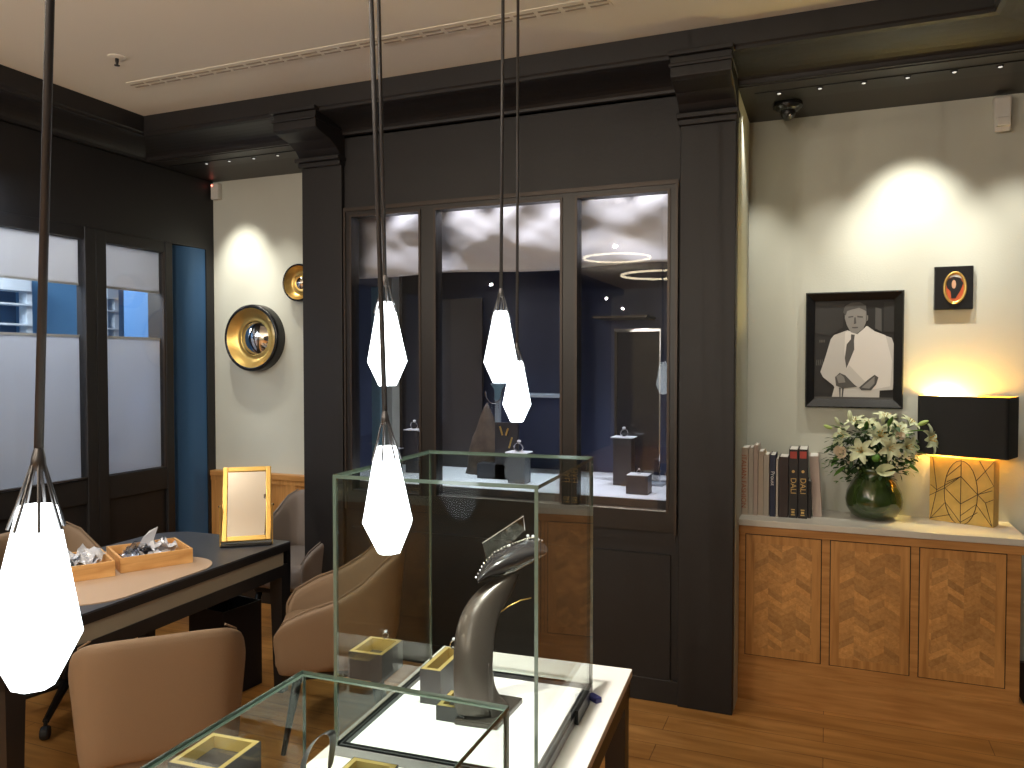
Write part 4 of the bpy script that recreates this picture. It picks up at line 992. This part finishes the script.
# collar
up_ = [(476, 578), (484, 564), (495, 553), (508, 546.5), (518, 543), (526, 540), (534, 538.5), (545, 543), (549, 550)]
dn_ = [(478, 584), (486, 580), (494, 577.5), (502, 576), (510, 573.5), (518, 570.5), (528, 565), (538, 560), (546, 555)]
b = MB(); b.smooth = True; rs = []
for i, ((ux, uy), (dx, dy)) in enumerate(zip(up_, dn_)):
    h = i/8
    rs.append([L3(ux+(dx-ux)*j/4, uy+(dy-uy)*j/4, d0+.13+.10*h-.045*math.sin(math.pi*j/4)-(.05*j/4)) for j in range(5)])
b.rings(rs, closed=False); obj('black_collar', b, 'bust_black', nb, solid=.004, sub=2)
b = MB(); pl = [(482.5, 543), (523.5, 516), (529, 536), (509, 546), (495, 552), (484, 562)]
pp = [L3(x, y, d0+.20+.02*i) for i, (x, y) in enumerate(pl)]
pn = (pp[1]-pp[0]).cross(pp[3]-pp[0]).normalized()
pp = [v-pn*((v-pp[0]).dot(pn)) for v in pp]
b.ext(pp, pn*.003); obj('clear_plate', b, 'acrylic', nb, label='pointed clear acrylic plate')
b = MB(); b.tube([pp[0], pp[1], pp[2]], .0012, 5); obj('plate_edge', b, 'silver', nb)
nk = thing('necklace', 'bright diamond necklace draped over the black collar of the arched stand', 'necklace', nb.location)
b = MB()
for i in range(len(up_)-2):
    for s_ in range(4):
        u = s_/4; x = up_[i][0]+(up_[i+1][0]-up_[i][0])*u; y = up_[i][1]+(up_[i+1][1]-up_[i][1])*u; h = (i+u)/8; b.ball(L3(x, y-1, d0+.125+.10*h), .0026, 6)
obj('chain', b, 'silver', nk)
b = MB()
for x, y in ((509, 547), (527, 541), (528, 537), (533, 537.5), (538, 541)): b.ball(L3(x, y-1, d0+.19+.03*(x-509)/30), .0045, 7)
obj('stones', b, 'display_white', nk)
ck = thing('choker', 'thin gold wire choker curving up beside the arched stand', 'necklace', nb.location)
cp = [(484, 645), (486.5, 634), (491, 624), (499, 613), (509, 606), (520, 600.5), (531, 598)]
b = MB(); b.smooth = True; b.tube([L3(x, y, d0+.05+.012*i) for i, (x, y) in enumerate(cp)], .0016, 6); obj('wire', b, 'gold', ck)
b = MB(); b.ball(L3(484, 647, d0+.05), .004, 8); b.ball(L3(483, 642, d0+.052), .0026, 8); obj('end_pearl', b, 'silver', ck)
# bangle stand in low case
dd = (on(320, 790, 'Z', TZ+.03)-CAM).dot(FW)
bg = thing('bangle', 'curved silver bangle standing over the brass-lined box in the low case', 'bangle', at(330, 768, dd))
pth = [(302, 772), (305, 755), (314, 740), (325, 732), (332, 731), (333.5, 740), (332, 752), (330, 770)]
b = MB(); b.smooth = True; rs = []
for i, (x, y) in enumerate(pth):
    c = at(x, y, dd+.02*i/7)-Vector(bg.location); n_ = Vector((0, .012, .0)); rs.append([c-n_, c+n_])
b.rings(rs, closed=False); obj('band', b, 'steel', bg, solid=.0025, sub=2)
# ================================================================ PENDANTS
def pendant(cx, apex, top, botm, ux, d, label, uy=0, bx=None):
    bx = cx if bx is None else bx
    A = at(cx, apex, d); U = at(ux, 0, d); B = at(bx, botm, d)
    t = thing('pendant_lamp', label, 'pendant lamp', A, 0, 'faceted white pendant lamps')
    axis = (U-A).normalized(); L = (at(cx, top, d)-B).length; hA = (A-at(cx, top, d)).length
    q = axis.to_track_quat('Z', 'Y').to_matrix().to_4x4()
    Rm = L*.243
    b = MB(); ro = rnd.random()
    profl = [(.0005, -hA+.0), (Rm*.40, -hA), (Rm*.43, -hA-.004), (Rm*.985, -hA-L*.69), (Rm*1.0, -hA-L*.705), (Rm*.985, -hA-L*.72), (Rm*.50, -hA-L*.97), (Rm*.44, -hA-L), (.0005, -hA-L)]
    prof2 = [(r, h) for r, h in profl]
    b.lathe(prof2, n=7, rot0=ro, cap=False); b.xf(q)
    obj('glass_shade', b, 'shade_glass', t, bevel=.002)
    b = MB()
    b.lathe([(.0045, .012), (.0075, .0), (.0085, -.014), (.0005, -.014)], n=12, cap=False); b.xf(q); obj('socket', b, 'steel', t, smooth=True)
    for k_ in range(7):
        a = ro+2*math.pi*(k_+.5)/7; r1 = Rm*.40; r2 = Rm*.43+(Rm*.56)*.13/.69+.0022
        b = MB(); b.tube([(.006*math.cos(a), .006*math.sin(a), -.006), (r1*math.cos(a), r1*math.sin(a), -hA), (r2*math.cos(a), r2*math.sin(a), -hA-L*.13)], .0017, 6); b.xf(q); obj('prong', b, 'steel', t)
    # inner sleeves
    # rod up to the ceiling
    s_ = (ZC-A.z)/axis.z; E = axis*s_
    b = MB(); b.tube([Vector((0, 0, 0)), E], .0048, 10); obj('hanging_rod', b, 'cord', t, smooth=True)
    b = MB(); b.lathe([(.03, 0), (.03, -.02), (.006, -.026)], tuple(E), 24); obj('ceiling_cup', b, 'steel', t)
    return A, B
kk = .8333
P = []
P.append(pendant(38.5, 458, 505, 687, 50, .863, 'nearest and largest-looking hanging lamp, over the left foreground', bx=38))
P.append(pendant(385, 417, 446, 553, 371, 1.44, 'hanging lamp just left of the tall glass case, second nearest', bx=387.5))
P.append(pendant(385, 280, 302, 386, 378.5, 1.858, 'hanging lamp directly above the one left of the tall glass case'))
P.append(pendant(501, 292, 311, 383, 503, 2.19, 'upper lamp of the overlapping pair before the middle window pane', bx=500))
P.append(pendant(517, 346, 361, 422, 518, 2.58, 'lower, farther lamp of the overlapping pair before the middle window pane'))
# ring lights at the far end of the shop (mirrored in the display window)
for px, py, hwid, lab in ((617, 258, 33, 'thin glowing ring light hanging at the far end of the shop, higher one'), (660, 275, 38, 'thin glowing ring light hanging at the far end of the shop, lower one')):
    d = 9.3 if py == 258 else 8.4; v = at(px, py, d); r = hwid*d/F
    t = thing('ring_light', lab, 'ceiling light', (v.x, 2*YW-v.y, v.z))
    b = MB(); b.tube([(r*math.cos(a), r*math.sin(a), 0) for a in [2*math.pi*i/48 for i in range(48)]], .012, 6, loop=True); obj('glowing_ring', b, 'ring_light', t)
    for i in range(3):
        a = 2*math.pi*i/3; obj('cable', MB().tube([(r*math.cos(a), r*math.sin(a), 0), (0, 0, ZC-v.z)], .002, 4), 'cord', t)
# ================================================================ LIGHTS
def spot(loc, target, power, size=60, blend=1.0, col=(1, .93, .8), rad=.03):
    l = bpy.data.lights.new('spot', 'SPOT'); l.energy = power; l.spot_size = R(size); l.spot_blend = blend; l.color = col; l.shadow_soft_size = rad
    o = bpy.data.objects.new('spot', l); COL.objects.link(o); o.location = loc
    o.rotation_euler = (Vector(target)-Vector(loc)).to_track_quat('-Z', 'Y').to_euler(); return o
def area(loc, target, power, sx, sy, col=(1, .95, .88)):
    l = bpy.data.lights.new('area', 'AREA'); l.energy = power; l.shape = 'RECTANGLE'; l.size = sx; l.size_y = sy; l.color = col
    o = bpy.data.objects.new('area', l); COL.objects.link(o); o.location = loc
    o.rotation_euler = (Vector(target)-Vector(loc)).to_track_quat('-Z', 'Y').to_euler(); return o
WC = (1, .95, .83)
# wall washers in the niche slots
def wash(px, py, power, size=46, x=None, z=2.80):
    g_ = on(px, py, 'Y', YB); spot((g_.x if x is None else x, 3.80, z), (g_.x, YB, g_.z), power, size, 1.0, WC, .025)
wash(910, 265, 31, 66); wash(1012, 330, 18, 60); wash(756, 320, 13, 50); wash(835, 360, 11, 60)
wash(246, 290, 30, 56); wash(286, 350, 12, 56)
# lamp bulb
l = bpy.data.lights.new('bulb', 'POINT'); l.energy = 7.5; l.color = (1, .76, .26); l.shadow_soft_size = .012
o = bpy.data.objects.new('bulb', l); COL.objects.link(o); o.location = LAMP+Vector((0, 0, .052))
l2 = l.copy(); l2.energy = 4; o = bpy.data.objects.new('bulb', l2); COL.objects.link(o); o.location = LAMP-Vector((0, 0, .06))
# display window lights
for px in (400, 462, 505, 545, 605, 650):
    x = on(px, 200, 'Y', 3.74).x
    spot((x, 3.73, 2.60), (x, 3.78, 2.0), 5.5, 74, .9, (.93, .93, 1), .01)
for x in (-2.2, -1.75, -1.35, -.9): spot((x, 4.1, 2.62), (x, 4.08, 0), 34, 48, 1.0, (.9, .94, 1), .02)
# added fill spots at ceiling height, unseen, brightening the table and the room
spot((-.62, 1.7, 2.98), (-.66, 1.72, 0), 120, 42, .6, (1, .95, .86), .03); spot((-.75, .95, 2.98), (-.78, 1.0, 0), 70, 46, .6, (1, .95, .86), .03)
for x, y, pw in ( (-2.7, 2.3, 26), (-2.0, .6, 16), (-1.6, 3.0, 12), (-.1, 2.9, 10), (-3.1, .2, 16), (-1, -2, 30), (-2.6, -2, 30), (-1, -5, 40), (-2.6, -5, 40)):
    spot((x, y, 2.98), (x, y+.05, 0), pw, 95, .9, (1, .9, .76), .04)
for x, y, z, pw in ((-3.0, .4, 2.35, 20), (-1.7, .7, 2.6, 16), (-.5, -.9, 2.35, 20), (-2.4, -1.6, 2.35, 18), (-.8, -3.4, 2.4, 26), (-2.8, -4.0, 2.4, 26), (-1.6, -6.4, 2.4, 26)):  # added fill points, unseen, lifting the ceiling and the room
    l = bpy.data.lights.new('point', 'POINT'); l.energy = pw; l.color = (1, .88, .74); l.shadow_soft_size = .014
    o = bpy.data.objects.new('point', l); COL.objects.link(o); o.location = (x, y, z)
# daylight outside
area((-4.5, 2.4, 2.9), (-5.4, 2.8, 1.6), 30, 1.0, 2.6, (.75, .87, 1))
area((-4.3, 2.9, 2.9), (-3.9, 2.8, 1.4), 78, .5, 2.6, (1, .97, .93))
spot((-4.27, 3.42, 1.6), (-4.10, 3.9, 1.3), 80, 44, 1.0, (.62, .82, 1), .05)  # added unseen spot that brightens the left of the blue curved wall
W = bpy.data.worlds.new('World'); sc.world = W; W.use_nodes = True
W.node_tree.nodes['Background'].inputs[0].default_value = (.6, .7, 1, 1); W.node_tree.nodes['Background'].inputs[1].default_value = .15
# ================================================================ CAMERA
cd = bpy.data.cameras.new('Camera'); cam = bpy.data.objects.new('Camera', cd); COL.objects.link(cam)
cd.sensor_fit = 'HORIZONTAL'; cd.sensor_width = 36; cd.lens = F/1024*36; cd.clip_start = .02; cd.clip_end = 60
cam.location = CAM; cam.rotation_euler = (R(90)-PITCH, 0, YAW)
sc.camera = cam
vs = sc.view_settings; vs.view_transform = 'Standard'; vs.look = 'None'; vs.gamma = 1; vs.use_curve_mapping = False; vs.exposure = 1.0
